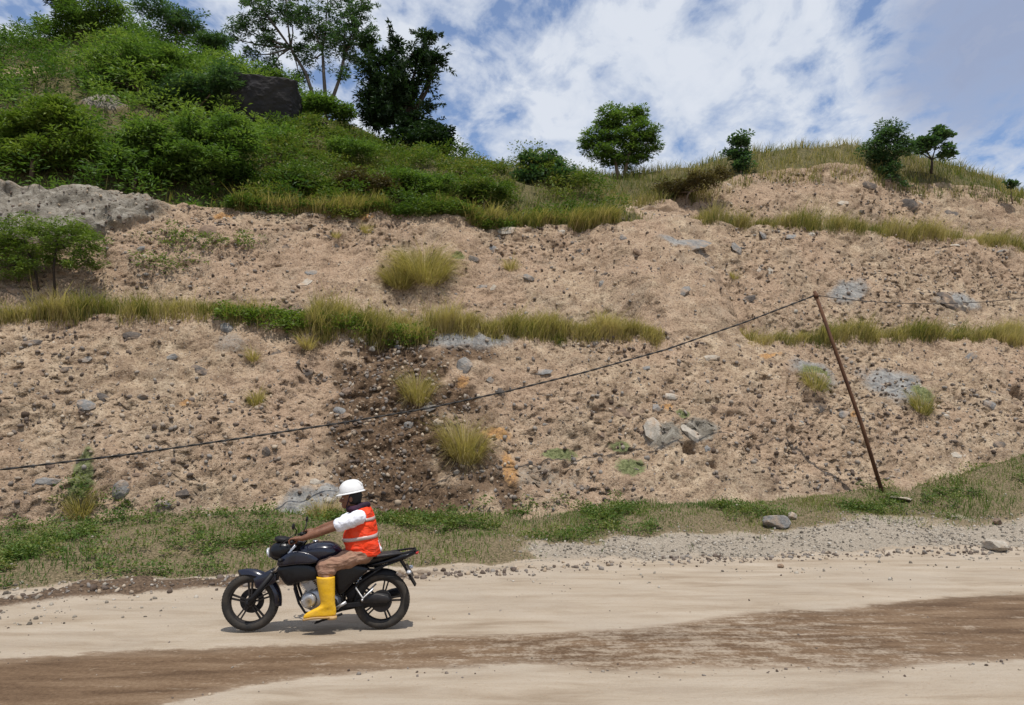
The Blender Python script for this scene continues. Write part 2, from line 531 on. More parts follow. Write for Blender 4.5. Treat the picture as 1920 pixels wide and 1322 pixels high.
M_GRASS = leaf_material('dry_grass', [(0.0, (0.05, 0.095, 0.018)), (0.32, (0.12, 0.145, 0.036)), (0.6, (0.285, 0.24, 0.095)), (1.0, (0.50, 0.40, 0.235))], 0.42, 0.15)
M_VERGE = leaf_material('verge_green', [(0.0, (0.035, 0.08, 0.014)), (0.45, (0.09, 0.155, 0.026)), (0.75, (0.18, 0.20, 0.05)), (1.0, (0.32, 0.25, 0.12))], 0.3, 0.15)
M_LEAF = leaf_material('leaf_green', [(0.0, (0.032, 0.07, 0.017)), (0.5, (0.088, 0.155, 0.035)), (1.0, (0.20, 0.27, 0.07))], 0.38)
M_WEED = leaf_material('weed', [(0.0, (0.028, 0.062, 0.013)), (0.5, (0.085, 0.14, 0.028)), (0.8, (0.17, 0.19, 0.05)), (1.0, (0.29, 0.22, 0.11))], 0.32)
M_DRYLEAF = leaf_material('dry_leaf', [(0.0, (0.035, 0.03, 0.014)), (0.5, (0.085, 0.068, 0.03)), (1.0, (0.19, 0.15, 0.07))], 0.25)
M_LEAF_Y = leaf_material('leaf_lime', [(0.0, (0.05, 0.09, 0.016)), (0.5, (0.11, 0.17, 0.03)), (1.0, (0.20, 0.25, 0.06))], 0.35)
M_LEAF_D = leaf_material('leaf_dark', [(0.0, (0.008, 0.022, 0.010)), (0.5, (0.018, 0.040, 0.016)), (1.0, (0.045, 0.08, 0.026))], 0.2, 0.3)
M_LEAF_B = leaf_material('leaf_bluegreen', [(0.0, (0.026, 0.062, 0.03)), (0.5, (0.055, 0.11, 0.048)), (1.0, (0.11, 0.17, 0.075))], 0.32, 0.35)
M_BARK = plain('bark', (0.17, 0.13, 0.10), 0.9, spec=0.1, scale=6)
M_BARK_P = plain('pale_bark', (0.14, 0.12, 0.105), 0.85, spec=0.1, scale=6)
M_BARK_D = plain('dark_bark', (0.05, 0.04, 0.032), 0.9, spec=0.1, scale=6)

# ------------------------------------------------------------------ hillside
def line(v, pts):
    uz = np.array([at_v(px, py, v) for px, py in pts])
    uz = uz[np.argsort(uz[:, 0])]
    return lambda u: np.interp(u, uz[:, 0], uz[:, 1])

L_toe = line(15.3, [(-500, 1015), (0, 990), (300, 972), (520, 965), (800, 970), (980, 962), (1200, 950), (1400, 940), (1560, 925), (1700, 908), (1800, 886), (1920, 852), (2300, 790)])
L_lip1 = line(18.6, [(-500, 592), (0, 592), (200, 590), (420, 592), (520, 610), (640, 618), (760, 630), (830, 610), (1000, 612), (1230, 618), (1330, 620), (1420, 634), (1560, 630), (1700, 630), (1920, 636), (2300, 645)])
L_lip2 = line(23.2, [(-500, 335), (0, 345), (250, 368), (420, 380), (560, 388), (700, 396), (900, 414), (1000, 418), (1150, 412), (1330, 408), (1450, 420), (1590, 434), (1750, 449), (1920, 464), (2300, 490)])
L_c = line(26.4, [(-500, 285), (0, 290), (300, 305), (500, 322), (700, 335), (900, 352), (1000, 356), (1150, 378), (1250, 362), (1330, 346), (1400, 322), (1500, 312), (1620, 312), (1700, 340), (1780, 345), (1850, 350), (1920, 374), (2100, 450), (2400, 560)])
L_d = line(28.8, [(-500, 230), (0, 228), (300, 240), (500, 262), (700, 294), (850, 312), (1000, 328), (1150, 336), (1250, 324), (1330, 306), (1400, 288), (1500, 280), (1620, 274), (1700, 285), (1800, 312), (1900, 350), (2000, 395), (2400, 540)])
L_e = line(34, [(-500, 160), (0, 150), (150, 130), (300, 140), (450, 172), (600, 222), (700, 258), (800, 300), (900, 330), (1100, 350), (1300, 350), (1600, 320), (1900, 410), (2300, 560)])
L_f = line(42, [(-500, 90), (-100, 95), (0, 92), (80, 62), (180, 45), (300, 70), (400, 118), (520, 178), (640, 230), (750, 290), (900, 360), (1100, 400), (1600, 400), (1900, 470), (2300, 600)])

ucols = np.concatenate([np.arange(-60, -24, 1.5), np.arange(-24, -10.5, 0.13), np.arange(-10.5, 24.0, 0.057), np.arange(24.0, 36, 0.15), np.arange(36, 90, 2.0)])
bw = np.interp(ucols, [at_v(1180, 615, 18.6)[0], at_v(1260, 620, 18.6)[0], at_v(1390, 630, 18.6)[0], at_v(1450, 632, 18.6)[0]], [1.0, 0.15, 0.15, 1.0])
bw2 = np.interp(ucols, [at_v(1130, 410, 23.2)[0], at_v(1200, 410, 23.2)[0], at_v(1300, 408, 23.2)[0], at_v(1340, 408, 23.2)[0]], [1.0, 0.4, 0.4, 1.0])
one = np.ones_like(ucols)
FV = [14.6 * one, 15.3 * one, 18.6 * one, 18.6 + 1.5 * bw, 23.2 * one, 23.2 + 1.3 * bw2, 26.4 * one, 28.8 * one, 34.0 * one, 42.0 * one, 52.0 * one, 90.0 * one]
FZ = [L_toe(ucols) - 0.45, L_toe(ucols), L_lip1(ucols), L_lip1(ucols) + 0.06 + 0.5 * (1 - bw), L_lip2(ucols), L_lip2(ucols) + 0.06 + 0.25 * (1 - bw2),
      L_c(ucols), L_d(ucols), L_e(ucols), L_f(ucols), L_f(ucols) - 4.0, 0 * one]
ROWS = [4, 104, 16, 90, 10, 50, 20, 30, 24, 6, 8]
sv, sz, seg_id = [], [], []
for k, n in enumerate(ROWS):
    for i in range(n):
        t = i / n
        sv.append(FV[k] * (1 - t) + FV[k + 1] * t)
        sz.append(FZ[k] * (1 - t) + FZ[k + 1] * t)
        seg_id.append(k + t)
sv.append(FV[-1]); sz.append(FZ[-1]); seg_id.append(len(ROWS))
SVg, SZg, SID = np.array(sv), np.array(sz), np.array(seg_id)[:, None] * np.ones_like(ucols)[None]
for _ in range(5):                         # round the lips off
    SVg[1:-1] = 0.25 * SVg[:-2] + 0.5 * SVg[1:-1] + 0.25 * SVg[2:]
    SZg[1:-1] = 0.25 * SZg[:-2] + 0.5 * SZg[1:-1] + 0.25 * SZg[2:]
U2 = np.broadcast_to(ucols[None], SVg.shape).copy()
HP = world(U2, SVg, SZg)
S2 = np.cumsum(np.concatenate([np.zeros((1, len(ucols))), np.hypot(np.diff(SVg, axis=0), np.diff(SZg, axis=0))]), axis=0)

def grid_normals(P):
    a, b = np.gradient(P, axis=1), np.gradient(P, axis=0)
    n = np.cross(a, b)
    return n / (np.linalg.norm(n, axis=-1, keepdims=True) + 1e-9)

HN = grid_normals(HP)
cutf = ((SID > 0.8) & (SID < 2.0)) | ((SID > 3.0) & (SID < 4.0)) | ((SID > 5.0) & (SID < 6.0) & (U2 > at_v(1160, 380, 26.4)[0]))
cutf = cutf | ((SID > 4.0) & (SID < 5.5) & (U2 > at_v(1165, 408, 23.2)[0]) & (U2 < at_v(1320, 408, 23.2)[0]))
cutm = cutf.astype(float)
for _ in range(3):
    cutm[1:-1] = (cutm[:-2] + cutm[1:-1] + cutm[2:]) / 3
hpx, hpy, hdep = project(HP)

def place(px, py, need=None):
    """the front-most hillside vertex seen at a pixel -> (row, col)"""
    d = np.hypot(hpx - px, hpy - py)
    rad = max(5.0, d.min() * 1.3)
    c = np.where(d <= rad, hdep + d * 0.02, 1e9)
    return np.unravel_index(np.argmin(c), c.shape)

def blob(mask, px, py, rx, ry, ang=0.0, val=1.0, soft=0.5):
    """an elliptical patch on the slope, sized in metres about the point seen there"""
    i = place(px, py)
    s = hdep[i] / F_PX
    du, ds = U2 - U2[i], S2 - S2[i]
    c, sn = math.cos(R(ang)), math.sin(R(ang))
    a, b = (du * c + ds * sn) / (rx * s), (-du * sn + ds * c) / (ry * s)
    d = np.hypot(a, b) + 0.35 * fbm(U2 * 1.7, S2 * 1.7, 3, 77)
    np.maximum(mask, val * sstep(1 + soft, 1 - soft, d), out=mask)

masks = {k: np.zeros_like(U2) for k in ('gully', 'grey', 'pale', 'orange', 'moss', 'veg')}
for a in [(720, 650, 70, 45), (755, 700, 90, 60), (730, 760, 100, 60), (760, 820, 110, 70), (740, 880, 90, 60), (770, 930, 80, 50), (690, 880, 60, 60),
          (880, 660, 60, 30, 0, .7), (860, 740, 40, 40, 0, .8), (950, 920, 30, 50, 0, .7), (850, 850, 45, 50, 0, .65), (905, 780, 40, 50, 0, .5), (900, 880, 60, 60, 0, .6), (850, 930, 60, 40, 0, .7), (650, 810, 50, 60, 0, .7), (650, 690, 30, 40, 0, .6),  (1260, 385, 70, 18, 0, .6), (760, 640, 60, 30)]:
    blob(masks['gully'], *a[:4], *(a[4:5] or (0,)), *(a[5:6] or (1.0,)))
for a in [(880, 632, 75, 26), (1283, 452, 55, 20), (1590, 545, 48, 24, 20), (1800, 560, 52, 24), (1685, 715, 65, 50, -40), (1525, 700, 44, 38, 0),
          (565, 945, 50, 42), (620, 925, 28, 20), (430, 640, 35, 25, 0, .6), (1245, 812, 45, 28, 0, .6)]:
    blob(masks['grey'], *a[:4], *(a[4:5] or (0,)), *(a[5:6] or (1.0,)))
for a in [(120, 380, 150, 42), (20, 420, 160, 60), (180, 420, 70, 40), (230, 400, 60, 30), (-120, 400, 180, 80), (1245, 808, 38, 24), (1313, 803, 34, 24), (1000, 880, 60, 30, 0, .5), (1060, 900, 50, 30, 0, .45)]:
    blob(masks['pale'], *a[:4], *(a[4:5] or (0,)), *(a[5:6] or (1.0,)))
for a in [(935, 805, 30, 16), (958, 870, 15, 42), (1440, 665, 24, 10), (418, 398, 22, 10), (345, 746, 16, 8), (690, 405, 18, 12), (870, 715, 14, 16), (1250, 760, 12, 8), (1600, 780, 10, 8)]:
    blob(masks['orange'], *a[:4], *(a[4:5] or (0,)), 0.95)
for a in [(1530, 700, 30, 24), (1730, 735, 22, 26), (1050, 840, 40, 16), (1170, 830, 22, 16), (1190, 870, 30, 22), (150, 900, 20, 60), (1280, 775, 14, 10), (860, 480, 14, 10)]:
    blob(masks['moss'], *a[:4], *(a[4:5] or (0,)), 0.8)
hill_right = U2 > at_v(1150, 380, 26.4)[0]
veg = np.where((SID > 2.0) & (SID < 3.0) | (SID > 4.02) & ~hill_right | (SID >= 4) & (SID < 4.9) & (U2 > at_v(1325, 408, 23.2)[0]) | (SID > 6.0), 1.0, 0.0)
masks['veg'] = veg * np.where((SID > 2.0) & (SID < 3.0), sstep(0.4, 0.9, bw)[None], 1.0)
for a in [(40, 130, 50, 40), (200, 205, 38, 30), (680, 250, 90, 14), (610, 330, 40, 12), (870, 295, 25, 12)]:          # bare earth among the shrubs
    m0 = np.zeros_like(U2)
    blob(m0, *a)
    masks['veg'] = masks['veg'] * (1 - m0)
m0 = np.zeros_like(U2)
blob(m0, 200, 205, 42, 32)
masks['pale'] = np.maximum(masks['pale'], m0)
rock = np.clip(masks['pale'] * (U2 < at_v(320, 400, 22)[0]), 0, 1)
wu, ws = U2 + 0.35 * fbm(U2 * 0.8, S2 * 0.8, 3, 40), S2 + 0.35 * fbm(U2 * 0.8, S2 * 0.8, 3, 50)
disp = 0.30 * fbm(U2 * 0.45, S2 * 0.45, 4, 1) + 0.10 * fbm(wu * 1.9, ws * 1.9, 4, 5)
lump = fbm(wu * 5.0, ws * 5.0, 4, 9, 0.6)
diag = fbm((wu - ws * 0.7) * 3.2, (wu + ws) * 0.6, 4, 13)
zone = 0.5 + 0.5 * sstep(-0.3, 0.35, fbm(U2 * 0.28, S2 * 0.4, 3, 140))
rill = np.clip(fbm(wu * 1.5, ws * 0.16, 3, 141) - 0.05, 0, 1)
disp -= cutm * 0.22 * rill
bare_m = np.clip(1 - 1.0 * rock - 0.75 * masks['grey'], 0, 1)
disp += cutm * masks['gully'] * (0.10 * fbm(wu * 3.1, ws * 3.1, 4, 19) - 0.10)
disp += cutm * bare_m * (0.062 * lump + 0.085 * diag)
d1, r1 = cells(wu * 3.6, ws * 5.6, 21, 0.5)           # cavities left by fallen stones
pit = cutm * np.where(d1 < 0.38 * (0.35 + 0.65 * r1), 0.10 * (0.5 + r1), 0) * (1 - d1)
d2, r2 = cells(wu * 8.0, ws * 8.5, 31, 0.6)
pit += cutm * np.where(d2 < 0.34, 0.05 + 0.04 * r2, 0)
d3, r3 = cells(wu * 2.4, ws * 2.6, 61, 0.5)            # bulges with a stone's outline
disp += cutm * bare_m * np.clip(1 - d3 / (0.15 + 0.2 * r3), 0, 1) ** 0.5 * 0.06
disp += sstep(0.30, 0.70, rock) * 0.20 + rock * (0.16 * diag + 0.30 * fbm(wu * 0.9, ws * 1.6, 4, 88)) + 0.04 * sstep(0.4, 0.6, masks['grey'])
HP = HP + HN * disp[..., None] + (bare_m * zone * pit)[..., None] * (np.array([0, 0, 0.75]) - HN * 0.9)
# two burrows
for px, py, r in [(1300, 832, 0.20), (1345, 865, 0.10), (1618, 420, 0.14), (1910, 735, 0.25)]:
    i = place(px, py)
    dd = np.hypot(U2 - U2[i], S2 - S2[i])
    HP = HP - HN * (np.clip(1 - (dd / r) ** 4, 0, 1) * r * 2.2)[..., None]
HN = grid_normals(HP)
hpx, hpy, hdep = project(HP)
hill = obj('hillside', mesh_np('hillside', HP.reshape(-1, 3), [grid_faces(*U2.shape)], masks, smooth=True), M_SOIL,
           kind='structure', label='tan earth cutting with two grassy benches rising from the road')

# ------------------------------------------------------------------ road, verge, plain
gs = MB()
gs.v = [(-900, -900, -0.5), (900, -900, -0.5), (900, 900, -0.5), (-900, 900, -0.5)]
gs.f = [(0, 1, 2, 3)]
M_GROUND = plain('far_ground', (0.40, 0.31, 0.21), 0.95, spec=0.1, scale=0.4, dirt=0.6, dirtc=(0.16, 0.15, 0.07))
gs.build('ground', M_GROUND, kind='structure')

def edge(pts):
    uv = np.array([(p @ UH, p @ VH) for p in (at_z(*q) for q in pts)])
    uv = uv[np.argsort(uv[:, 0])]
    return lambda u: np.interp(u, uv[:, 0], uv[:, 1])

wet_far = edge([(-400, 1262), (0, 1232), (300, 1216), (560, 1206), (700, 1199), (800, 1190), (960, 1186), (1100, 1181), (1200, 1175), (1300, 1160), (1400, 1146), (1480, 1139), (1540, 1143), (1640, 1130), (1750, 1120), (1920, 1112), (2300, 1090)])
wet_near = edge([(-200, 1420), (100, 1385), (330, 1322), (450, 1292), (560, 1274), (700, 1262), (850, 1255), (1000, 1248), (1150, 1262), (1300, 1256), (1500, 1256), (1650, 1262), (1750, 1246), (1920, 1240), (2300, 1220)])
road_edge = edge([(-400, 1165), (0, 1140), (200, 1117), (400, 1104), (560, 1098), (800, 1084), (960, 1078), (1150, 1063), (1400, 1052), (1650, 1044), (1920, 1036), (2300, 1022)])
ru = np.concatenate([np.arange(-80, -12, 2.0), np.arange(-12, 20, 0.08), np.arange(20, 90, 2.0)])
rv = np.concatenate([np.arange(-14, 3.6, 0.8), np.arange(3.6, 10.6, 0.075), np.arange(10.6, 15.3, 0.08)])
RU, RV = np.meshgrid(ru, rv)
e_edge = road_edge(RU)
toe_z = L_toe(RU)
tt = np.clip((RV - e_edge) / (15.0 - e_edge), 0, 1)
RZ = tt ** 1.15 * toe_z
und = 0.06 * fbm(RU * 0.5, RV * 0.5, 4, 3) * sstep(0.0, 0.15, tt) * 2.2
rut = 0.018 * fbm(RU * 0.35, RV * 2.4, 4, 8) + 0.006 * fbm(RU * 4, RV * 6, 3, 18)
leftness = sstep(2.5, -1.5, RU)
berm = np.exp(-((RV - e_edge - 0.20) / 0.27) ** 2) * (0.15 + 0.85 * leftness)
RZ = RZ + und + rut * (1 - tt) + 0.17 * berm * (0.7 + 0.9 * fbm(RU * 2.2, RV * 2.2, 3, 60))
rough = sstep(0.02, 0.1, tt)
RZ += rough * 0.035 * fbm(RU * 5, RV * 5, 3, 66)
wet = np.minimum(wet_far(RU) - RV, RV - wet_near(RU))
streak = np.exp(-((RU - at_z(1280, 1210) @ UH) / 2.6) ** 2) * 1.0 - 0.35 * sstep(0.0, -3.5, RU)
gmask = np.clip(sstep(1.6, 5.2, RU + 2.6 * fbm(RU * 0.5, RV * 0.9, 3, 90)) * sstep(-0.02, 0.22, tt + 0.12 * fbm(RU * 1.2, RV * 2.2, 3, 92)) * sstep(0.66, 0.34, tt + 0.25 * fbm(RU * 0.8, RV * 0.8, 3, 91)) * 1.0, 0, 1)
gmask = np.maximum(gmask, 0.75 * np.exp(-((RU - (-5.5)) / 2.4) ** 2 - ((tt - 0.10) / 0.10) ** 2))
turf = np.clip(sstep(0.08, 0.25, tt) - gmask, 0, 1)
RP = world(RU, RV, RZ)
obj('dirt_road', mesh_np('dirt_road', RP.reshape(-1, 3), [grid_faces(*RU.shape)],
    {'wet': wet, 'streak': streak, 'berm': berm, 'gravel': gmask, 'turf': turf}, smooth=True), M_ROAD,
    kind='structure', label='pale packed dirt road with a wet brown strip and rough verge')
rpx, rpy, rdep = project(RP)

def road_at(u, v):
    i = np.clip(np.searchsorted(rv, v) - 1, 0, len(rv) - 2)
    j = np.clip(np.searchsorted(ru, u) - 1, 0, len(ru) - 2)
    a, b = (v - rv[i]) / (rv[i + 1] - rv[i]), (u - ru[j]) / (ru[j + 1] - ru[j])
    a, b = np.clip(a, 0, 1), np.clip(b, 0, 1)
    return (RZ[i, j] * (1 - a) * (1 - b) + RZ[i + 1, j] * a * (1 - b) + RZ[i, j + 1] * (1 - a) * b + RZ[i + 1, j + 1] * a * b), i, j

def road_px(px, py):
    d = np.hypot(rpx - px, rpy - py)
    c = np.where(d <= max(4.0, d.min() * 1.3), rdep, 1e9)
    i = np.unravel_index(np.argmin(c), c.shape)
    return RP[i]

# ------------------------------------------------------------------ stones
def rock_mesh(name, seed, sub=2, flat=0.7, rough=0.25, cut=4):
    import bmesh
    bm = bmesh.new()
    bmesh.ops.create_icosphere(bm, subdivisions=sub, radius=1.0)
    rs = random.Random(seed)
    pl = [(Vector((rs.gauss(0, 1), rs.gauss(0, 1), rs.gauss(0, 1))).normalized(), rs.uniform(0.55, 0.85)) for _ in range(cut)]
    k = Vector((rs.uniform(0, 9), rs.uniform(0, 9), rs.uniform(0, 9)))
    from mathutils import noise as mn
    for v in bm.verts:
        p = v.co.copy()
        p *= 1 + rough * mn.noise(p * 1.3 + k) + rough * 0.5 * mn.noise(p * 3.1 + k)
        for n, d in pl:
            o = p.dot(n) - d
            if o > 0:
                p -= n * o
        v.co = Vector((p.x, p.y, p.z * flat))
    me = bpy.data.meshes.new(name)
    bm.to_mesh(me)
    bm.free()
    return me

ROCKS = {k: [rock_mesh('stone_' + k, 100 + i, 1 if i % 2 else 2, random.uniform(0.55, 0.9)) for i in range(6)] for k in 'gdbl'}
for k, l in ROCKS.items():
    for me in l:
        me.materials.append(M_STONE[k])

def bed_stone(i, w, h, tone, tilt=0.0, deep=0.35, name='stone', parent=hill):
    """a stone bedded in the slope at grid index i; w along the slope, h up it"""
    n = Vector(HN[i])
    t = Vector(UH) - n * Vector(UH).dot(n)
    t.normalize()
    b = n.cross(t)
    rot = Matrix((t, b, n)).transposed() @ Matrix.Rotation(tilt, 3, 'Z')
    me = random.choice(ROCKS[tone])
    th = min(w, h) * (0.42 if w < 0.5 else 0.26)
    o = obj(name, me, None, parent)
    o.matrix_world = Matrix.Translation(Vector(HP[i]) - n * th * deep) @ rot.to_4x4() @ Matrix.Diagonal((w * 0.55, h * 0.55, th, 1))
    return o

STONES = [(160, 758, 40, 22, 'g'), (255, 628, 38, 18, 'd'), (345, 920, 36, 24, 'd'), (225, 925, 30, 38, 'g'), (90, 905, 44, 16, 'g'), (310, 942, 36, 16, 'g'), (375, 690, 36, 18, 'd'),
    (325, 670, 22, 12, 'g'), (268, 745, 26, 14, 'g'), (310, 770, 24, 14, 'd'), (570, 525, 36, 24, 'l'), (584, 508, 26, 16, 'g'), (262, 465, 28, 11, 'g'), (398, 432, 42, 32, 'b'), (495, 395, 20, 12, 'l'),
    (875, 690, 36, 34, 'g'), (805, 763, 30, 14, 'g'), (940, 735, 20, 16, 'd'), (920, 710, 18, 16, 'g'), (1015, 692, 38, 18, 'g'), (1180, 766, 66, 40, 'b'), (1236, 763, 28, 18, 'g'), (1262, 741, 30, 14, 'l'),
    (1245, 808, 66, 48, 'l'), (1313, 803, 62, 48, 'l'), (1336, 668, 32, 15, 'l'), (1283, 450, 100, 38, 'g'), (1385, 464, 32, 24, 'g'), (1433, 440, 38, 20, 'g'), (1437, 505, 46, 22, 'l'), (1338, 522, 28, 18, 'd'),
    (1283, 543, 32, 20, 'g'), (1485, 440, 28, 14, 'g'), (1522, 436, 22, 11, 'l'), (883, 398, 26, 13, 'g'), (890, 480, 30, 22, 'd'), (925, 465, 26, 14, 'g'), (992, 520, 22, 14, 'g'), (900, 532, 32, 16, 'g'), (925, 538, 18, 14, 'l'),
    (1590, 542, 80, 42, 'g'), (1800, 560, 92, 42, 'd'), (1530, 768, 54, 20, 'd'), (1585, 775, 26, 16, 'g'), (1805, 850, 46, 18, 'l'), (1825, 668, 26, 16, 'g'), (700, 655, 18, 12, 'l'), (680, 633, 18, 12, 'l'),
    (795, 627, 18, 13, 'l'), (430, 612, 26, 18, 'g'), (595, 903, 26, 15, 'l'), (570, 960, 22, 14, 'l'), (620, 940, 20, 12, 'l'), (770, 795, 22, 14, 'g'), (825, 795, 20, 14, 'l'), (650, 730, 28, 18, 'b'), (640, 770, 30, 16, 'g'),
    (790, 650, 18, 14, 'd'), (1700, 660, 40, 14, 'd'), (1560, 700, 24, 14, 'g'), (1670, 730, 60, 30, 'g'), (1710, 760, 50, 24, 'g'), (1545, 705, 34, 40, 'g'), (1860, 760, 30, 18, 'g'), (1780, 395, 30, 20, 'd'), (1710, 385, 36, 24, 'd'),
    (1630, 345, 26, 16, 'd'), (1585, 375, 26, 12, 'l'), (1790, 455, 22, 10, 'l'), (60, 640, 40, 14, 'd'), (120, 690, 30, 12, 'd'), (160, 670, 26, 14, 'g'), (480, 600, 24, 14, 'd'), (520, 660, 24, 14, 'd'), (500, 850, 18, 22, 'd'),
    (190, 740, 30, 14, 'd'), (610, 870, 26, 14, 'b'), (1090, 465, 24, 14, 'd'), (1130, 510, 24, 14, 'd'), (1060, 600, 26, 14, 'b'), (1120, 640, 24, 16, 'd'), (1200, 470, 24, 14, 'b'), (1400, 560, 26, 14, 'd')]
for px, py, wd, ht, tone in STONES:
    i = place(px, py)
    s = hdep[i] / F_PX
    bed_stone(i, wd * s, ht * s * 1.1, tone, random.uniform(-0.3, 0.3), 0.25 if wd < 45 else (0.95 if tone == 'l' else 0.7))
cand = np.argwhere(cutm > 0.95)
cand = cand[(hpx[tuple(cand.T)] > -60) & (hpx[tuple(cand.T)] < 1980)]
for i in cand[rng.choice(len(cand), 205, replace=False)]:
    i = tuple(i)
    sz = 0.10 + 0.22 * rng.random() ** 2.2
    bed_stone(i, sz * rng.uniform(0.9, 1.5), sz * rng.uniform(0.6, 1.0), rng.choice(list('gdbdbgbl')), rng.uniform(-0.6, 0.6), 0.3)

ICO = None
def ico_base(sub=1):
    import bmesh
    bm = bmesh.new()
    bmesh.ops.create_icosphere(bm, subdivisions=sub, radius=1.0)
    v = np.array([p.co for p in bm.verts])
    f = np.array([[q.index for q in p.verts] for p in bm.faces])
    bm.free()
    return v, f

def pebble_mesh(name, P, size, normal=None, seed=0):
    r = np.random.default_rng(seed)
    v, f = ico_base(1)
    n = len(P)
    sc = size[:, None] * r.uniform(0.6, 1.25, (n, 3))
    sc[:, 2] *= 0.7
    q = r.normal(size=(n, 3, 3))
    q, _ = np.linalg.qr(q)
    loc = v[None] * (1 + r.uniform(-0.22, 0.22, (n, len(v), 1))) * sc[:, None, :]
    loc = np.einsum('nij,nkj->nki', q, loc)
    V = (P[:, None, :] + loc).reshape(-1, 3)
    F = (f[None] + (np.arange(n) * len(v))[:, None, None]).reshape(-1, 3)
    rnd = np.repeat(r.random(n), len(v))
    return mesh_np(name, V, [F], {'rnd': rnd})

zw = zone[tuple(cand.T)] ** 2
ci = cand[rng.choice(len(cand), 9500, p=zw / zw.sum())]
gi = np.argwhere((masks['gully'] > 0.5) & (SID < 2))
ci = np.concatenate([ci, gi[rng.choice(len(gi), 1100)]])
ci = tuple(ci.T)
psz = 0.016 + 0.055 * rng.random(len(ci[0])) ** 2.2
obj('pebbles', pebble_mesh('pebbles', HP[ci] + HN[ci] * (psz * 0.1)[:, None] + rng.normal(0, 0.015, (len(psz), 3)), psz, seed=5), M_PEB, hill, kind='stuff')

# gravel on the verge
def scatter_road(n, weight, seed):
    r = np.random.default_rng(seed)
    u, v = r.uniform(-11, 19, n * 6), r.uniform(9.0, 15.2, n * 6)
    z, i, j = road_at(u, v)
    k = np.where(r.random(n * 6) < weight[i, j])[0][:n]
    return np.stack([u[k], v[k], z[k]], 1), i[k], j[k]

g, _, _ = scatter_road(12000, np.clip(gmask * (0.35 + 0.65 * sstep(-0.3, 0.3, fbm(RU * 1.1, RV * 1.8, 3, 94))) + 0.012 * turf + 0.05 * berm, 0, 1), 3)
gz = 0.009 + 0.026 * rng.random(len(g)) ** 2.8
obj('gravel', pebble_mesh('gravel', world(g[:, 0], g[:, 1], g[:, 2] + gz * 0.2), gz, seed=8), M_GRAV, kind='stuff', label='loose grey gravel spread along the road verge', category='gravel')
# clods along the dirt berm and on the road
n = 2200
u = rng.uniform(-11, 17, n)
near = rng.random(n) < 0.72
v = np.where(near, road_edge(u) + rng.normal(0.12, 0.16, n), np.where(rng.random(n) < 0.6, wet_near(u) + rng.normal(0, 0.12, n), rng.uniform(4.4, 10, n)))
z, _, _ = road_at(u, v)
cs = np.where(near, 0.012 + 0.04 * rng.random(n) ** 2.5, 0.006 + 0.014 * rng.random(n) ** 2)
obj('dirt_clods', pebble_mesh('dirt_clods', world(u, v, z + cs * 0.2), cs, seed=9), M_PEB, kind='stuff', label='small brown clods and grit along the road edge', category='clods')

def loose_rock(px, py, w, h, tone, seed, name, label, cat='rock', ang=0.0, flat=0.8):
    p = road_px(px, py)
    s = project(p)[2] / F_PX
    me = rock_mesh(name, seed, 3, flat, 0.22, 7)
    me.materials.append(M_STONE[tone])
    o = obj(name, me, None, None, label=label, category=cat)
    o.location = (p[0], p[1], p[2] + h * s * 0.36)
    o.scale = (w * s * 0.56, w * s * 0.45, h * s * 0.62)
    o.rotation_euler = (0, R(4), ang)
    return o

loose_rock(1457, 988, 50, 28, 'g', 3, 'rock', 'blue-grey rounded rock sitting on the verge grass edge', ang=0.2)
loose_rock(1484, 972, 16, 16, 'l', 4, 'rock', 'small white stone touching the blue-grey verge rock')
loose_rock(1865, 1030, 50, 26, 'l', 5, 'rock', 'flat pale wedge-shaped rock on the gravel at right edge', ang=0.5)
loose_rock(1870, 982, 16, 14, 'b', 6, 'rock', 'small dark brown rock on the gravel above the pale wedge rock')
loose_rock(1464, 1062, 12, 9, 'b', 7, 'rock', 'small reddish clod lying alone where gravel meets road')
loose_rock(1690, 934, 34, 9, 'l', 8, 'concrete_footing', 'small broken pale footing at the base of leaning pole', 'concrete')
i = place(943, 432)
s = hdep[i] / F_PX
o = bed_stone(i, 46 * s, 22 * s, 'l', -0.3, -0.2, 'rock', None)
o['label'], o['category'] = 'white jagged slab lying high on the slope below rim grass', 'rock'

# ------------------------------------------------------------------ grass and leaves
def blades(name, P, h, wd, lean, dry, seed=0, mat=M_GRASS, parent=None, **props):
    r = np.random.default_rng(seed)
    n = len(P)
    a = r.uniform(0, 2 * math.pi, n)
    side = np.stack([np.cos(a), np.sin(a), 0 * a], 1) * (wd / 2)[:, None]
    b = r.uniform(0, 2 * math.pi, n)
    L = np.stack([np.cos(b), np.sin(b), 0 * b], 1) * (r.uniform(0.2, 1.0, n) * h * 0.6)[:, None] + lean
    up = np.array([0, 0, 1.0])
    mid = P + up * (h * 0.58)[:, None] + L * 0.36
    tip = P + up * (h * r.uniform(0.66, 1.0, n))[:, None] + L
    V = np.stack([P - side, P + side, mid - side * 0.8, mid + side * 0.8, tip], 1).reshape(-1, 3)
    t = np.array([[0, 1, 2], [1, 3, 2], [2, 3, 4]])
    F = (t[None] + (np.arange(n) * 5)[:, None, None]).reshape(-1, 3)
    return obj(name, mesh_np(name, V, [F], {'rnd': np.repeat(np.clip(dry, 0, 1), 5)}), mat, parent, **props)

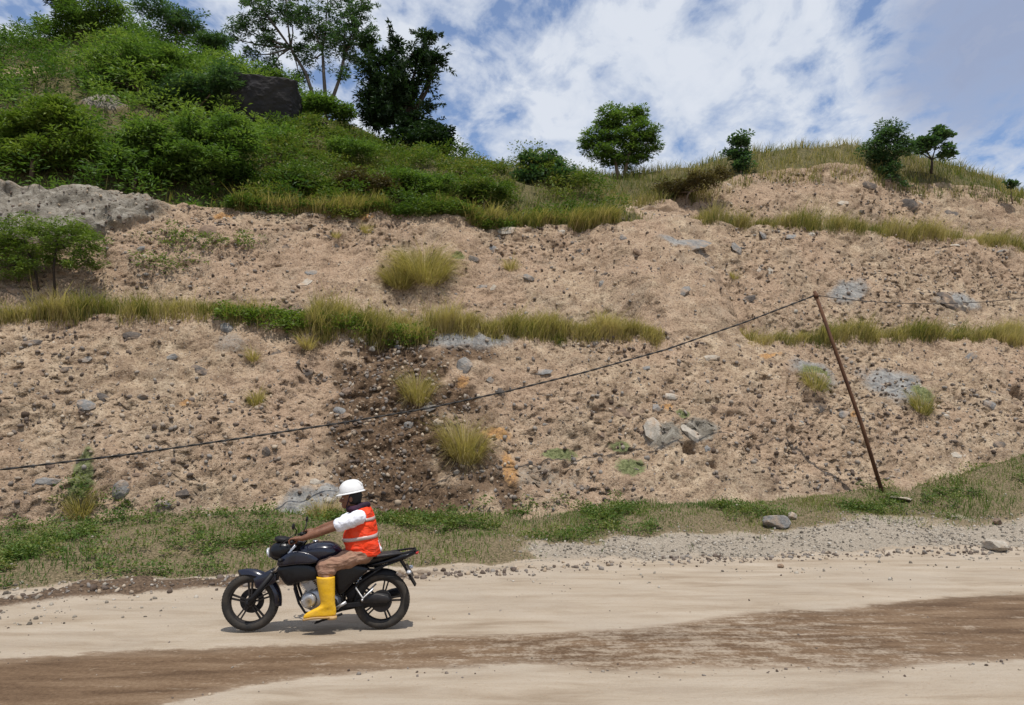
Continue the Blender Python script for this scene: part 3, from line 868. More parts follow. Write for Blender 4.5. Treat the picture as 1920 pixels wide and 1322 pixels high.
def leaf_arrays(P, D, ln, wd, r):
    """diamond leaves: centre line from P along D"""
    n = len(P)
    D = D / (np.linalg.norm(D, axis=1, keepdims=True) + 1e-9)
    q = r.normal(size=(n, 3))
    q[:, 2] *= 0.35
    S = np.cross(D, np.cross(q, D))
    S = np.cross(D, np.array([0, 0, 1.0]) + 0.5 * r.normal(size=(n, 3)))
    S = S / (np.linalg.norm(S, axis=1, keepdims=True) + 1e-9)
    tip = P + D * ln[:, None] - np.array([0, 0, 1.0]) * (ln * 0.15)[:, None]
    m = P + D * (ln * 0.45)[:, None]
    V = np.stack([P, m + S * (wd / 2)[:, None], tip, m - S * (wd / 2)[:, None]], 1).reshape(-1, 3)
    F = np.arange(n * 4).reshape(n, 4)
    return V, F

def leaves(name, P, D, ln, wd, rnd, seed, mat, parent=None, **props):
    V, F = leaf_arrays(P, D, ln, wd, np.random.default_rng(seed))
    return obj(name, mesh_np(name, V, [F], {'rnd': np.repeat(np.clip(rnd, 0, 1), 4)}), mat, parent, **props)

def hill_pick(mask, n, seed):
    """n random surface points where mask, weighted by cell area"""
    r = np.random.default_rng(seed)
    idx = np.argwhere(mask[:-1, :-1])
    k = tuple(idx.T)
    area = np.linalg.norm(np.cross(HP[k[0], k[1] + 1] - HP[k], HP[k[0] + 1, k[1]] - HP[k]), axis=1)
    c = idx[r.choice(len(idx), n, p=area / area.sum())]
    a, b = r.random((n, 1)), r.random((n, 1))
    p = HP[c[:, 0], c[:, 1]]
    p = p + a * (HP[c[:, 0], c[:, 1] + 1] - p) + b * (HP[c[:, 0] + 1, c[:, 1]] - p)
    return p, (c[:, 0], c[:, 1])

OUT = -VH                                   # towards the road
def strip_grass(name, lip, px0, px1, n, h0, h1, seed, dry0, label, off=(-0.45, 0.75), ends=0.4):
    """tussocky strip on a bench lip (segment index) between two pixels along it"""
    r = np.random.default_rng(seed)
    row = np.searchsorted(SID[:, 0], lip)
    vlip = 18.6 if lip < 3 else 23.2
    u0, u1 = at_v(px0, 610 if lip < 3 else 420, vlip)[0], at_v(px1, 610 if lip < 3 else 430, vlip)[0]
    # tussock centres, then blades round them
    nt_ = int((u1 - u0) * 17)
    tu, tw = r.uniform(u0, u1, nt_), r.uniform(off[0], off[1], nt_)
    th = r.uniform(0.4, 1.2, nt_) * (1 + 0.75 * fbm(tu * 0.9, tw, 3, seed))
    td = 0.06 + r.normal(0, 0.12, nt_) + 0.35 * fbm(tu * 0.55, tw * 0.5, 3, seed + 4)
    k = r.integers(0, nt_, n)
    u = np.clip(tu[k] + r.normal(0, 0.13, n), u0 - 0.1, u1 + 0.1)
    o = tw[k] + r.normal(0, 0.11, n)
    taper = sstep(0, ends, u - u0) * 0.6 + 0.4
    taper = taper * (sstep(0, ends * 2, u1 - u) * 0.6 + 0.4)
    h = (h0 + (h1 - h0) * r.random(n) ** 1.3) * th[k] * taper
    h = h * np.interp(o, [-0.9, -0.25], [0.45, 1.0])
    stalk = r.random(n) < 0.04
    h = np.where(stalk, h * 1.45, h)
    jc = np.clip(np.searchsorted(ucols, u), 0, len(ucols) - 1)
    step = np.clip(np.round(o / 0.06).astype(int), -15, 12)
    P = HP[row + step, jc] + np.outer(u - ucols[jc], UH) - np.array([0, 0, 0.03])
    lean = OUT[None] * (r.uniform(-0.2, 0.75, n) * h)[:, None] + np.outer(r.normal(0.05, 0.15, n) * h, UH)
    return blades(name, P, h, r.uniform(0.008, 0.017, n), lean, dry0 + 1.5 * td[k] + r.normal(0, 0.22, n) + 0.5 * stalk, seed, kind='stuff', label=label, category='grass')

strip_grass('bench_grass', 2.0, -120, 560, 20000, 0.26, 0.58, 1, 0.60, 'straw-green grass on the lower bench at left', off=(-0.2, 0.9))
strip_grass('bench_grass', 2.0, 560, 1236, 26000, 0.36, 0.66, 2, 0.58, 'long tussock grass on the middle of the lower bench', off=(-0.42, 0.8))
strip_grass('bench_grass', 2.0, 1412, 2300, 25000, 0.32, 0.60, 3, 0.60, 'yellow-green grass strip on lower bench behind the leaning pole', off=(-0.25, 0.7))
strip_grass('bench_grass', 4.0, 1322, 2300, 29000, 0.45, 0.90, 4, 0.62, 'tall straw grass strip on the upper bench at right', off=(-0.2, 0.5))

def area_grass(name, mask, n, h0, h1, seed, dry0, label, mat=M_GRASS, clump=2.2, wd=(0.012, 0.026), droop=0.35, cut=None):
    r = np.random.default_rng(seed)
    P, k = hill_pick(mask, n, seed)
    uu, ss = U2[k], S2[k]
    c = fbm(uu * clump, ss * clump, 3, seed)
    if cut is not None:
        keep = c > cut
        P, uu, ss, c = P[keep], uu[keep], ss[keep], c[keep]
    n = len(P)
    h = (h0 + (h1 - h0) * r.random(n)) * (1 + 0.7 * c)
    lean = OUT[None] * (r.uniform(0, droop, n) * h)[:, None] + np.outer(r.normal(0.08, 0.2, n) * h, UH)
    return blades(name, P - np.array([0, 0, 0.03]), h, r.uniform(*wd, n), lean, dry0 + 0.45 * fbm(uu * 0.5, ss * 0.5, 3, seed + 7) + r.normal(0, 0.24, n), seed, mat, kind='stuff', label=label, category='grass')

uA, uB, uC = at_v(420, 330, 26)[0], at_v(1165, 380, 26)[0], at_v(1375, 330, 26.4)[0]
rimm = (SID > 3.97) & (SID < 8.2) & (U2 > uA) & (U2 < uB)
area_grass('rim_grass', rimm, 24000, 0.15, 0.45, 11, 0.30, 'green and straw grass covering the rim left of the round tree', cut=-0.25)
lowm = (SID > 3.94) & (SID < 4.6) & (U2 > at_v(440, 385, 23.2)[0]) & (fbm(U2 * 0.6, S2 * 0.9, 3, 93) > np.interp(U2, [at_v(800, 400, 23.2)[0], at_v(950, 410, 23.2)[0]], [0.12, -0.3])) & (U2 < at_v(1155, 410, 23.2)[0])
area_grass('rim_grass', lowm, 15000, 0.25, 0.65, 12, 0.42, 'shaggy grass fringe hanging over the top of upper slope', cut=-0.3, droop=0.7)
crm = (SID > 5.75) & (SID < 8.3) & (U2 >= uB) & (U2 < at_v(2050, 380, 26.4)[0])
area_grass('crest_grass', crm, 30000, 0.16, 0.52, 13, 0.46, 'dry straw grass capping the right hilltop', cut=-0.3)
neck = (SID > 5.6) & (SID < 5.95) & (U2 > at_v(1150, 380, 26)[0]) & (U2 < at_v(1330, 380, 26)[0])
area_grass('rim_grass', neck, 1200, 0.25, 0.6, 14, 0.62, 'brown grass on the dip right of the round tree', cut=-0.1)
lhm = (SID > 4.0) & (SID < 9.3) & (U2 < uA)
area_grass('hill_grass', lhm, 12000, 0.3, 0.75, 15, 0.20, 'green grass between the shrubs of the left hill', wd=(0.02, 0.045), cut=-0.2)

# single tufts growing on the bare slope
def tuft(px, py, w, h, n, dry, seed, label, up=0.55, name='grass_tuft'):
    r = np.random.default_rng(seed)
    i = place(px, py)
    s = hdep[i] / F_PX
    W, H = w * s, h * s
    base = empty(name, HP[i], 0, label=label, category='grass tuft', group='grass tufts on the bare slope')
    n = int(n * 0.85)
    rr = W * 0.34 * np.sqrt(r.random(n))
    a = r.uniform(0, 6.283, n)
    P = np.stack([rr * np.cos(a), rr * np.sin(a) * 0.6, 0 * a], 1)
    slope = Vector(HN[i])
    P[:, 2] = (P @ VH) * 1.25 - 0.03
    hh = H * r.uniform(0.3, 1.2, n) * (0.75 + 0.5 * r.random(12)[((a / 6.2832) * 12).astype(int) % 12])
    q_ = rr / (W * 0.34)
    hh = hh * (1.05 - 0.35 * q_)
    lean = np.stack([np.cos(a) * q_ * W * 0.3 + r.normal(0, 0.10 * W, n), np.sin(a) * q_ * W * 0.25 - 0.10, -H * 0.6 * q_ * r.random(n)], 1)
    blades('blades', P, hh, r.uniform(0.006, 0.012, n), lean, dry + 0.26 + r.normal(0, 0.26, n), seed, parent=base)
    return base

tuft(795, 505, 120, 66, 3200, 0.55, 21, 'large rounded straw-green tuft above the lower bench')
tuft(745, 525, 70, 50, 1500, 0.55, 22, 'low tuft at the left foot of the large rounded tuft')
tuft(960, 500, 30, 36, 350, 0.62, 23, 'thin dry tuft right of the large rounded tuft')
tuft(783, 745, 66, 66, 1500, 0.72, 24, 'yellow tuft in the dark gully just above the cable')
tuft(868, 845, 92, 80, 2200, 0.66, 25, 'straw tuft in the dark gully below the cable beside orange stain')
tuft(480, 755, 34, 40, 420, 0.50, 26, 'small green-brown tuft alone on the left lower slope')
tuft(475, 670, 26, 32, 280, 0.68, 27, 'dry tuft between lower bench and the small green-brown tuft')
tuft(580, 645, 40, 44, 420, 0.75, 28, 'brown tuft hanging just under the lower bench left of gully')
tuft(1528, 720, 60, 48, 600, 0.45, 29, 'sparse grey-green tuft left of the leaning pole')
tuft(1728, 765, 44, 52, 500, 0.30, 30, 'green tuft on the grey rock patch right of the leaning pole')
tuft(1375, 520, 18, 22, 160, 0.4, 31, 'tiny green tuft high on slope left of the pole top')
tuft(690, 430, 26, 26, 250, 0.7, 32, 'small pale tuft near the orange patch below rim grass')
tuft(630, 440, 20, 18, 160, 0.5, 33, 'little green tuft on upper slope left of the pale tuft')
tuft(605, 975, 70, 56, 900, 0.62, 34, 'brown-green tuft on the slope foot directly behind the rider')
tuft(150, 960, 60, 60, 700, 0.5, 35, 'greenish tuft at the slope foot far left')

# leaf masses -----------------------------------------------------------------
def clumps(C, rad, per, ln, wd, seed, up=0.25, hz=0.55, tone=None):
    """leafy clumps about centres C; leaves lie in flattish sprays; returns P, D, ln, wd, rnd"""
    r = np.random.default_rng(seed)
    k = np.repeat(np.arange(len(C)), per)
    n = len(k)
    d = r.normal(size=(n, 3))
    d /= np.linalg.norm(d, axis=1, keepdims=True)
    rr = rad[k] * r.random(n) ** 0.45
    P = C[k] + d * rr[:, None] * np.array([1, 1, hz])
    D = d * np.array([1, 1, 0.35]) + 0.5 * r.normal(size=(n, 3)) * np.array([1, 1, 0.4]) + np.array([0, 0, up])
    t = (tone[k] if tone is not None else r.uniform(0.2, 0.8, len(C))[k]) + r.normal(0, 0.16, n)
    return P, D, ln * r.uniform(0.6, 1.25, n), wd * r.uniform(0.6, 1.25, n), t

# undergrowth over the left hill, one mass
bare = (masks['veg'] < 0.5)
um = (SID > 4.05) & (SID < 9.4) & (U2 < at_v(560, 330, 26)[0]) & (U2 > -26) & ~bare
C, k = hill_pick(um, 2100, 51)
rd = 0.3 + 0.6 * rng.random(len(C)) ** 1.5
hgt = 0.1 + 2.3 * np.clip(fbm(U2[k] * 0.45, S2[k] * 0.38, 3, 5, 0.6) + 0.28, 0, 1)
C = C + np.array([0, 0, 1.0]) * (hgt * rng.uniform(0.25, 1.1, len(C)))[:, None]
tone = 0.46 + 0.9 * fbm(U2[k] * 0.35, S2[k] * 0.35, 3, 8) + rng.normal(0, 0.12, len(C))  # wide leaf tone range paints in shady hollows and bright patches
leaves('undergrowth', *clumps(C, rd, 66, 0.21, 0.062, 52, hz=0.45, tone=tone), 53, M_LEAF, kind='stuff', label='dense green undergrowth covering the left hill', category='undergrowth')
# creepers over the rim and the leafy stretch of the lower bench
cm = (SID > 4.02) & (SID < 7.6) & (U2 > at_v(480, 330, 26)[0]) & (U2 < at_v(1130, 350, 26)[0])
C, k = hill_pick(cm & ~bare, 900, 54)
keep = fbm(U2[k] * 0.6, S2[k] * 0.6, 3, 71) > -0.22
C, kk = C[keep], (k[0][keep], k[1][keep])
leaves('creeper', *clumps(C + np.array([0, 0, 1.0]) * (0.10 + 1.2 * np.clip(fbm(U2[kk] * 0.7, S2[kk] * 0.7, 3, 72) + 0.2, 0, 1))[:, None], 0.2 + 0.38 * rng.random(len(C)), 80, 0.125, 0.055, 55, tone=0.55 + 0.4 * fbm(U2[kk] * 0.6, S2[kk] * 0.6, 2, 3)), 56, M_WEED, kind='stuff', label='green leafy creepers among the rim grass', category='creeper')
C, k = hill_pick((SID > 3.93) & (SID < 4.7) & (U2 > at_v(430, 385, 23.2)[0]) & (U2 < at_v(960, 410, 23.2)[0]), 330, 154)
leaves('creeper', *clumps(C + np.array([0, 0, 1.0]) * (0.05 + 0.45 * np.clip(fbm(U2[k] * 0.9, S2[k] * 0.9, 3, 72) + 0.3, 0, 1))[:, None], 0.14 + 0.3 * rng.random(len(C)), 80, 0.11, 0.05, 155, tone=0.45 + 0.45 * fbm(U2[k] * 0.7, S2[k] * 0.7, 2, 3)), 156, M_WEED, kind='stuff', label='tangled green scrub hanging over the top of upper slope', category='scrub')
row = np.searchsorted(SID[:, 0], 2.0)
uu = rng.uniform(at_v(400, 590, 18.6)[0], at_v(800, 600, 18.6)[0], 150)
jj = np.searchsorted(ucols, uu)
C = HP[row + rng.integers(-6, 8, 150), jj] + np.array([0, 0, 0.18])
leaves('creeper', *clumps(C, 0.12 + 0.2 * rng.random(150), 70, 0.08, 0.05, 57), 58, M_LEAF_Y, kind='stuff', label='bright green creeper trailing over the lower bench left of gully', category='creeper')
ii = [place(px, py) for px, py in [(300, 445), (330, 435), (360, 450), (440, 445), (460, 450), (420, 460), (290, 485), (320, 500), (345, 490), (270, 490), (380, 455), (310, 455)]]
C = np.array([HP[i] + HN[i] * 0.1 for i in ii])
C = np.concatenate([C + rng.normal(0, 0.25, C.shape) * np.array([1, .3, .5]) for _ in range(4)])
leaves('creeper', *clumps(C, 0.18 + 0.15 * rng.random(len(C)), 34, 0.10, 0.035, 59), 60, M_LEAF_Y, kind='stuff', label='sparse lime creeper on the bare upper slope at left', category='creeper')

# verge greenery
vw = np.clip(turf * sstep(0.42, 0.85, tt + 0.35 * fbm(RU * 0.55, RV * 0.9, 3, 33)) + 0.25 * turf * leftness, 0, 1) * (0.4 + 0.9 * sstep(-0.3, 0.3, fbm(RU * 1.3, RV * 1.3, 3, 34)))
p, _, _ = scatter_road(44000, np.clip(vw + 0.30 * turf, 0, 1), 35)
P = world(p[:, 0], p[:, 1], p[:, 2] - 0.02)
n = len(P)
hh = rng.uniform(0.04, 0.16, n) * (1 + 0.8 * fbm(p[:, 0] * 1.1, p[:, 1] * 1.1, 3, 36))
blades('verge_grass', P, hh, rng.uniform(0.006, 0.014, n), rng.normal(0, 0.04, (n, 3)) * np.array([1, 1, 0]), 0.42 + 0.55 * fbm(p[:, 0] * 0.8, p[:, 1] * 0.8, 3, 37) + rng.normal(0, 0.14, n), 38, M_VERGE, kind='stuff', label='short patchy grass along the foot of the slope', category='grass')
wl = np.clip(vw * sstep(0.0, 0.35, fbm(RU * 0.75, RV * 1.0, 3, 44)), 0, 1)
p, _, _ = scatter_road(1250, np.clip(wl + 0.25 * vw * leftness, 0, 1), 45)
C = world(p[:, 0], p[:, 1], p[:, 2] + rng.uniform(0.03, 0.14, len(p)))
leaves('verge_weeds', *clumps(C, 0.10 + 0.16 * rng.random(len(C)), 60, 0.06, 0.03, 46), 47, M_WEED, kind='stuff', label='low green weeds in clumps along the foot of slope', category='weeds')
ii = [place(px, py) for px, py in [(170, 935), (200, 950), (150, 915), (340, 985), (380, 978), (420, 972), (450, 985), (490, 965), (330, 1000), (480, 995), (1010, 945), (1050, 950), (1150, 942), (1120, 948), (860, 960), (1200, 950), (1880, 870), (1900, 880), (1840, 890), (1780, 900)]]
C = np.array([HP[i] for i in ii])
C = np.concatenate([C + rng.normal(0, 1, C.shape) * np.array([0.35, .12, .12]) for _ in range(6)])
leaves('verge_weeds', *clumps(C, 0.10 + 0.15 * rng.random(len(C)), 70, 0.065, 0.035, 48), 49, M_WEED, kind='stuff', label='taller green weeds climbing the foot of the slope', category='weeds')

# ------------------------------------------------------------------ shrubs and trees
def hill_y(px, py):
    return HP[place(px, py)][1]

def plant(name, label, cat, base_px, Y, lobes, nclump, per, leaf=(0.14, 0.06), crad=(0.2, 0.45), mat=M_LEAF, bark=M_BARK, seed=1, stems=None, trunk_r=0.08,
          hz=0.6, up=0.2, shoots=0, base_z=None, group=None, twigs=40, trunk='trunk', crown='crown'):
    """lobes (px, py, rx, ry) are crown masses about the plant's own depth Y; limbs run from the base to every mass"""
    r = np.random.default_rng(seed)
    b = at_y(base_px[0], base_px[1], Y) if base_z is None else base_z
    s = Y / F_PX / CP
    root = empty(name, b, 0, label=label, category=cat)
    if group:
        root['group'] = group
    Ls = []
    for px, py, rx, ry in lobes:
        c = at_y(px, py, Y) - b
        c[1] += r.uniform(-0.5, 0.5) * rx * s * 0.6
        Ls.append((c, np.array([rx * s, rx * s * 0.85, ry * s])))
    wgt = np.array([l[1][0] * l[1][2] for l in Ls])
    pick = r.choice(len(Ls), nclump, p=wgt / wgt.sum())
    d = r.normal(size=(nclump, 3))
    d /= np.linalg.norm(d, axis=1, keepdims=True)
    C = np.array([Ls[q][0] for q in pick]) + d * np.array([Ls[q][1] for q in pick]) * (r.random((nclump, 1)) ** 0.5)
    rad = r.uniform(*crad, nclump)
    P, D, ln, wd, t = clumps(C, rad, per, leaf[0], leaf[1], seed + 1, up, hz)
    if shoots:
        o = r.choice(nclump, shoots)
        dd = d[o] * np.array([1, 1, 0.7]) + np.array([0, 0, 0.55])
        dd /= np.linalg.norm(dd, axis=1, keepdims=True)
        m = 46
        q = np.repeat(np.arange(shoots), m)
        tt_ = r.random(len(q)) * r.uniform(0.4, 1.35, shoots)[q]
        P2 = C[o][q] + dd[q] * tt_[:, None] + r.normal(0, 0.03, (len(q), 3))
        D2 = dd[q] * 0.9 + r.normal(0, 0.7, (len(q), 3))
        P, D = np.concatenate([P, P2]), np.concatenate([D, D2])
        ln = np.concatenate([ln, leaf[0] * r.uniform(0.6, 1.1, len(q))])
        wd = np.concatenate([wd, leaf[1] * r.uniform(0.6, 1.1, len(q))])
        t = np.concatenate([t, r.uniform(0.1, 0.9, len(q))])
    leaves(crown, P, D, ln, wd, t, seed + 2, mat, root)
    mb = MB()
    cen = np.mean([l[0] for l in Ls], axis=0)
    for st in (stems or [None]):
        fork = cen * 0.35 + np.array([0, 0, 0.0]) if st is None else at_y(st[2], st[3], Y) - b
        foot = np.zeros(3) if st is None else at_y(st[0], st[1], Y) - b
        midp = (foot + fork) / 2 + r.normal(0, 0.06, 3)
        foot = foot - np.array([0, 0, 0.25])
        mb.tube([foot, midp, fork], [trunk_r * 1.25, trunk_r, trunk_r * 0.8], 7)
        for q, (c, rr) in enumerate(Ls):
            if stems and len(stems) > 1 and min(range(len(stems)), key=lambda z: abs(stems[z][2] - lobes[q][0])) != stems.index(st):
                continue
            k1 = fork + (c - fork) * 0.5 + r.normal(0, 0.10, 3)
            mb.tube([fork, k1, c], [trunk_r * 0.62, trunk_r * 0.42, trunk_r * 0.2], 6)
    for q in r.choice(nclump, min(twigs, nclump), replace=False):
        c = Ls[pick[q]][0]
        mb.tube([c, (c + C[q]) / 2 + r.normal(0, 0.05, 3), C[q]], [trunk_r * 0.2, trunk_r * 0.14, trunk_r * 0.07], 5)
    mb.build(trunk, bark, root)
    return root

plant('tree', 'tall airy pale-trunked tree on the left skyline', 'tree', (612, 195), 40,
      [(450, 45, 34, 24), (500, 75, 36, 28), (545, 22, 40, 26), (560, 92, 34, 26), (605, 62, 40, 34), (645, 30, 40, 26), (682, 18, 32, 26), (655, 105, 26, 28), (510, 118, 34, 16), (560, 140, 24, 16), (615, -10, 60, 24), (690, 72, 24, 18), (480, 5, 30, 20), (540, -30, 50, 24), (430, 70, 22, 18), (640, 140, 20, 14), (580, 40, 50, 40), (500, 30, 50, 40), (670, 60, 40, 40), (590, 110, 40, 20), (470, 100, 30, 16), (640, 80, 40, 30)],
      720, 36, (0.20, 0.065), (0.08, 0.30), M_LEAF_B, M_BARK_P, 201, stems=[(592, 185, 545, 90), (612, 195, 605, 100), (616, 198, 648, 95)], trunk_r=0.095, twigs=140, hz=0.7)
plant('tree', 'dark dense tree with spiky shoots leaning over the ridge', 'tree', (775, 280), 31.5,
      [(740, 150, 44, 60), (785, 108, 28, 34), (700, 125, 24, 40), (715, 200, 36, 44), (805, 150, 26, 26), (760, 195, 38, 46), (688, 178, 16, 26), (768, 245, 34, 34), (820, 110, 10, 14), (742, 90, 20, 22), (690, 85, 12, 16), (800, 70, 8, 14), (700, 222, 20, 16)],
      330, 58, (0.24, 0.075), (0.14, 0.36), M_LEAF_D, M_BARK_D, 211, trunk_r=0.17, shoots=170, up=0.3, hz=0.8)
plant('shrub', 'dark vine-covered bush at the foot of spiky dark tree', 'shrub', (800, 300), 31.0,
      [(800, 255, 46, 40), (780, 275, 60, 28), (830, 262, 22, 32)], 120, 90, (0.15, 0.10), (0.2, 0.4), M_LEAF_D, M_BARK_D, 221, trunk_r=0.06, crown='foliage', trunk='stem')
plant('tree', 'small round-headed green tree alone on the rim', 'tree', (1165, 330), 30.5,
      [(1158, 216, 38, 28), (1195, 215, 20, 18), (1208, 250, 30, 24), (1118, 262, 28, 22), (1165, 262, 42, 30), (1140, 235, 26, 24), (1195, 285, 34, 20), (1130, 290, 32, 18), (1163, 300, 40, 18), (1100, 275, 14, 14), (1228, 270, 14, 16)],
      520, 46, (0.15, 0.05), (0.10, 0.28), M_LEAF, M_BARK, 231, trunk_r=0.07, up=0.35, stems=[(1160, 330, 1140, 275), (1168, 330, 1185, 270)])
plant('shrub', 'broad-leaved shrub on the rim left of the round tree', 'shrub', (1020, 370), 28.5,
      [(1000, 308, 26, 22), (1035, 305, 26, 20), (1020, 335, 50, 26), (1055, 335, 26, 20), (980, 335, 24, 18)], 120, 55, (0.17, 0.10), (0.18, 0.34), M_LEAF_B, M_BARK, 241, trunk_r=0.05, up=0.35, crown='foliage', trunk='stem')
plant('shrub', 'small dark green shrub at the left end of right hilltop', 'shrub', (1390, 325), 29.5,
      [(1388, 262, 20, 18), (1385, 290, 24, 20), (1392, 310, 18, 14)], 60, 50, (0.15, 0.085), (0.14, 0.26), M_LEAF_B, M_BARK, 251, trunk_r=0.04, up=0.4, crown='foliage', trunk='stem')
plant('shrub', 'tall dark shrub spilling over the right hilltop edge', 'shrub', (1665, 345), 30.5,
      [(1662, 250, 30, 24), (1650, 285, 36, 28), (1660, 320, 26, 24), (1690, 275, 20, 20), (1690, 340, 12, 12)], 130, 62, (0.17, 0.055), (0.16, 0.34), M_LEAF_B, M_BARK, 261, trunk_r=0.05, up=0.2, crown='foliage', trunk='stem')
plant('shrub', 'broad-leaved shrub leaning right on the right hilltop', 'shrub', (1745, 315), 31,
      [(1740, 270, 24, 16), (1768, 252, 16, 20), (1775, 285, 14, 14), (1725, 275, 14, 12)], 62, 45, (0.19, 0.12), (0.15, 0.26), M_LEAF_B, M_BARK_D, 271, trunk_r=0.05, up=0.4, crown='foliage', trunk='stem')
plant('shrub', 'tiny lone sapling on the slope edge at far right', 'shrub', (1898, 372), 31,
      [(1897, 345, 9, 10)], 12, 40, (0.12, 0.07), (0.08, 0.16), M_LEAF_B, M_BARK, 281, trunk_r=0.025, crown='foliage', trunk='stem')
i = place(95, 560)
plant('shrub', 'wispy acacia shrub with thin dark stems before grey outcrop', 'shrub', (95, 570), 18.6,
      [(60, 430, 60, 22), (130, 430, 55, 20), (20, 450, 60, 26), (175, 452, 26, 20), (100, 465, 80, 28), (40, 500, 60, 26), (-40, 470, 50, 34), (160, 490, 36, 20)], 260, 62, (0.10, 0.030), (0.12, 0.28), M_LEAF_Y, M_BARK_D, 291,
      stems=[(80, 560, 45, 450), (105, 560, 108, 450)], trunk_r=0.028, hz=0.35, up=0.12, crown='foliage', trunk='stem')

SHR = [('large feathery green shrub just left of and below the black boulder', 400, 340, 29.0, [(400, 245, 80, 36), (350, 280, 70, 40), (440, 275, 50, 40), (390, 310, 90, 30)], 290, M_LEAF),
       ('leafy shrub under the pale rock face on the left hill', 250, 345, 28.5, [(270, 255, 50, 26), (230, 290, 60, 34), (290, 310, 50, 28)], 190, M_LEAF),
       ('broad bright shrub at the left edge above the grey outcrop', 60, 320, 28.0, [(30, 240, 60, 34), (90, 215, 60, 40), (130, 270, 60, 36), (40, 290, 80, 30)], 240, M_LEAF_Y),
       ('thick shrub crowning the hill above the pale rock face', 260, 180, 36, [(230, 110, 70, 40), (310, 110, 70, 36), (280, 150, 90, 30), (180, 150, 50, 30)], 240, M_LEAF),
       ('dark bushy shrub on the slope left of the black boulder', 380, 215, 32.5, [(360, 165, 60, 30), (420, 150, 40, 26), (310, 185, 50, 26)], 170, M_LEAF_B),  # dark green shrub; darker leaf colour also stands in for shade inside the mass
       ('tall pale green shrub on the peak of left hill', 160, 70, 42, [(150, 35, 50, 28), (200, 20, 46, 30), (110, 60, 36, 22)], 150, M_LEAF),
       ('dark round tree-like shrub cut off by the top left frame edge', 100, 40, 44, [(118, 2, 26, 18), (100, -14, 26, 16)], 60, M_LEAF_D),
       ('dark green shrub on the skyline left of the airy tree', 330, 70, 42, [(300, 22, 50, 22), (350, 45, 50, 24), (400, 75, 36, 22)], 150, M_LEAF_B),
       ('low glossy shrub right of the black boulder', 610, 230, 34, [(600, 200, 34, 18), (640, 212, 26, 14)], 80, M_LEAF),
       ('leafy shrub on top of the black boulder', 480, 165, 34.5, [(470, 140, 50, 18), (520, 142, 40, 14), (430, 130, 36, 18)], 120, M_LEAF)]
for q, (lab, bx, by, Y, lb, nc, mt) in enumerate(SHR):
    plant('shrub', lab, 'shrub', (bx, by), hill_y(bx, by) - 0.5, lb, nc, 62, (0.19, 0.06), (0.2, 0.45), mt, M_BARK, 300 + 7 * q, trunk_r=0.06, hz=0.45, crown='foliage', trunk='stem', group='shrubs on the left hill')

RIM = [('rounded olive scrub mound on the rim below the black boulder', 565, 372, [(555, 338, 58, 24), (605, 348, 36, 18), (520, 350, 30, 16)], 150, M_WEED),
       ('brownish scrub mound on the rim left below the spiky tree', 690, 378, [(672, 345, 44, 22), (712, 352, 36, 18)], 110, M_DRYLEAF),
       ('bright green scrub mound right under the spiky dark tree', 790, 375, [(770, 335, 44, 20), (820, 345, 44, 20)], 120, M_LEAF),
       ('low scrub mound between the spiky tree and broad-leaved shrub', 905, 392, [(890, 352, 38, 20), (935, 364, 34, 16)], 95, M_WEED),
       ('dark brown dry bush in the dip right of round tree', 1285, 372, [(1262, 350, 34, 16), (1312, 338, 34, 15), (1350, 325, 22, 10)], 110, M_DRYLEAF),
       ('green bush on the rim between black boulder and spiky tree', 660, 300, [(640, 270, 34, 18), (680, 280, 30, 14)], 80, M_LEAF)]
for q, (lab, bx, by, lb, nc, mt) in enumerate(RIM):
    plant('shrub', lab, 'shrub', (bx, by), hill_y(bx, by) - 0.3, lb, nc, 58, (0.12, 0.045), (0.14, 0.34), mt, M_BARK, 500 + 7 * q, trunk_r=0.035, hz=0.6, crown='foliage', trunk='stem', group='scrub along the rim')

# black boulder on the left hill
me = rock_mesh('boulder', 55, 5, 1.0, 0.0, 0)
from mathutils import noise as mnoise
for v in me.vertices:                       # squarish block, flat top, undercut face
    p = v.co
    m_ = max(abs(p.x), abs(p.y), abs(p.z)) ** 0.82
    p /= m_
    p *= 1 + 0.10 * mnoise.noise(p * 1.2 + Vector((3, 1, 7))) + 0.05 * mnoise.noise(p * 3.7) + 0.025 * mnoise.noise(p * 9.0)
    p.y -= 0.30 * p.z
    p.x += 0.10 * p.z - 0.12 * max(0, -p.z) * (p.x < 0) * p.x * 2
me.materials.append(M_BLACKROCK)
bo = obj('boulder', me, None, None, label='black block-like boulder jutting from the green left hill', category='boulder')
bo.location = at_y(498, 203, hill_y(498, 235) - 0.1)
bo.scale = (1.30, 1.0, 0.90)
bo.rotation_euler = (0, R(3), R(8))

# ------------------------------------------------------------------ leaning pole and cables
M_RUST = plain('rusty_steel', (0.085, 0.040, 0.024), 0.75, 0.3, 0.3, 0.5, (0.17, 0.085, 0.04), 5)
M_CABLE = plain('black_cable', (0.018, 0.017, 0.017), 0.6, 0, 0.3, 0.3, (0.10, 0.08, 0.06), 3)
pb = road_px(1660, 922)
pt = at_y(1527, 546, pb[1] + 0.15)
pole = empty('pole', pb, 0, label='thin rusty steel pole leaning left at the foot of slope', category='pole')
mb = MB()
d = Vector(pt - pb)
mb.tube([d * t - Vector((0, 0, 0.3 if t == 0 else 0)) for t in (0, 0.33, 0.66, 1.0)], [0.046, 0.044, 0.041, 0.039], 10)
mb.build('shaft', M_RUST, pole)
mb = MB()
mb.tube([d * 0.975 - d.normalized() * 0.04, d * 0.975 + d.normalized() * 0.04], 0.060, 10)
mb.tube([d * 0.975, d * 0.975 + Vector((-0.09, -0.04, 0.02))], 0.014, 6)
mb.build('bracket', M_RUST, pole)

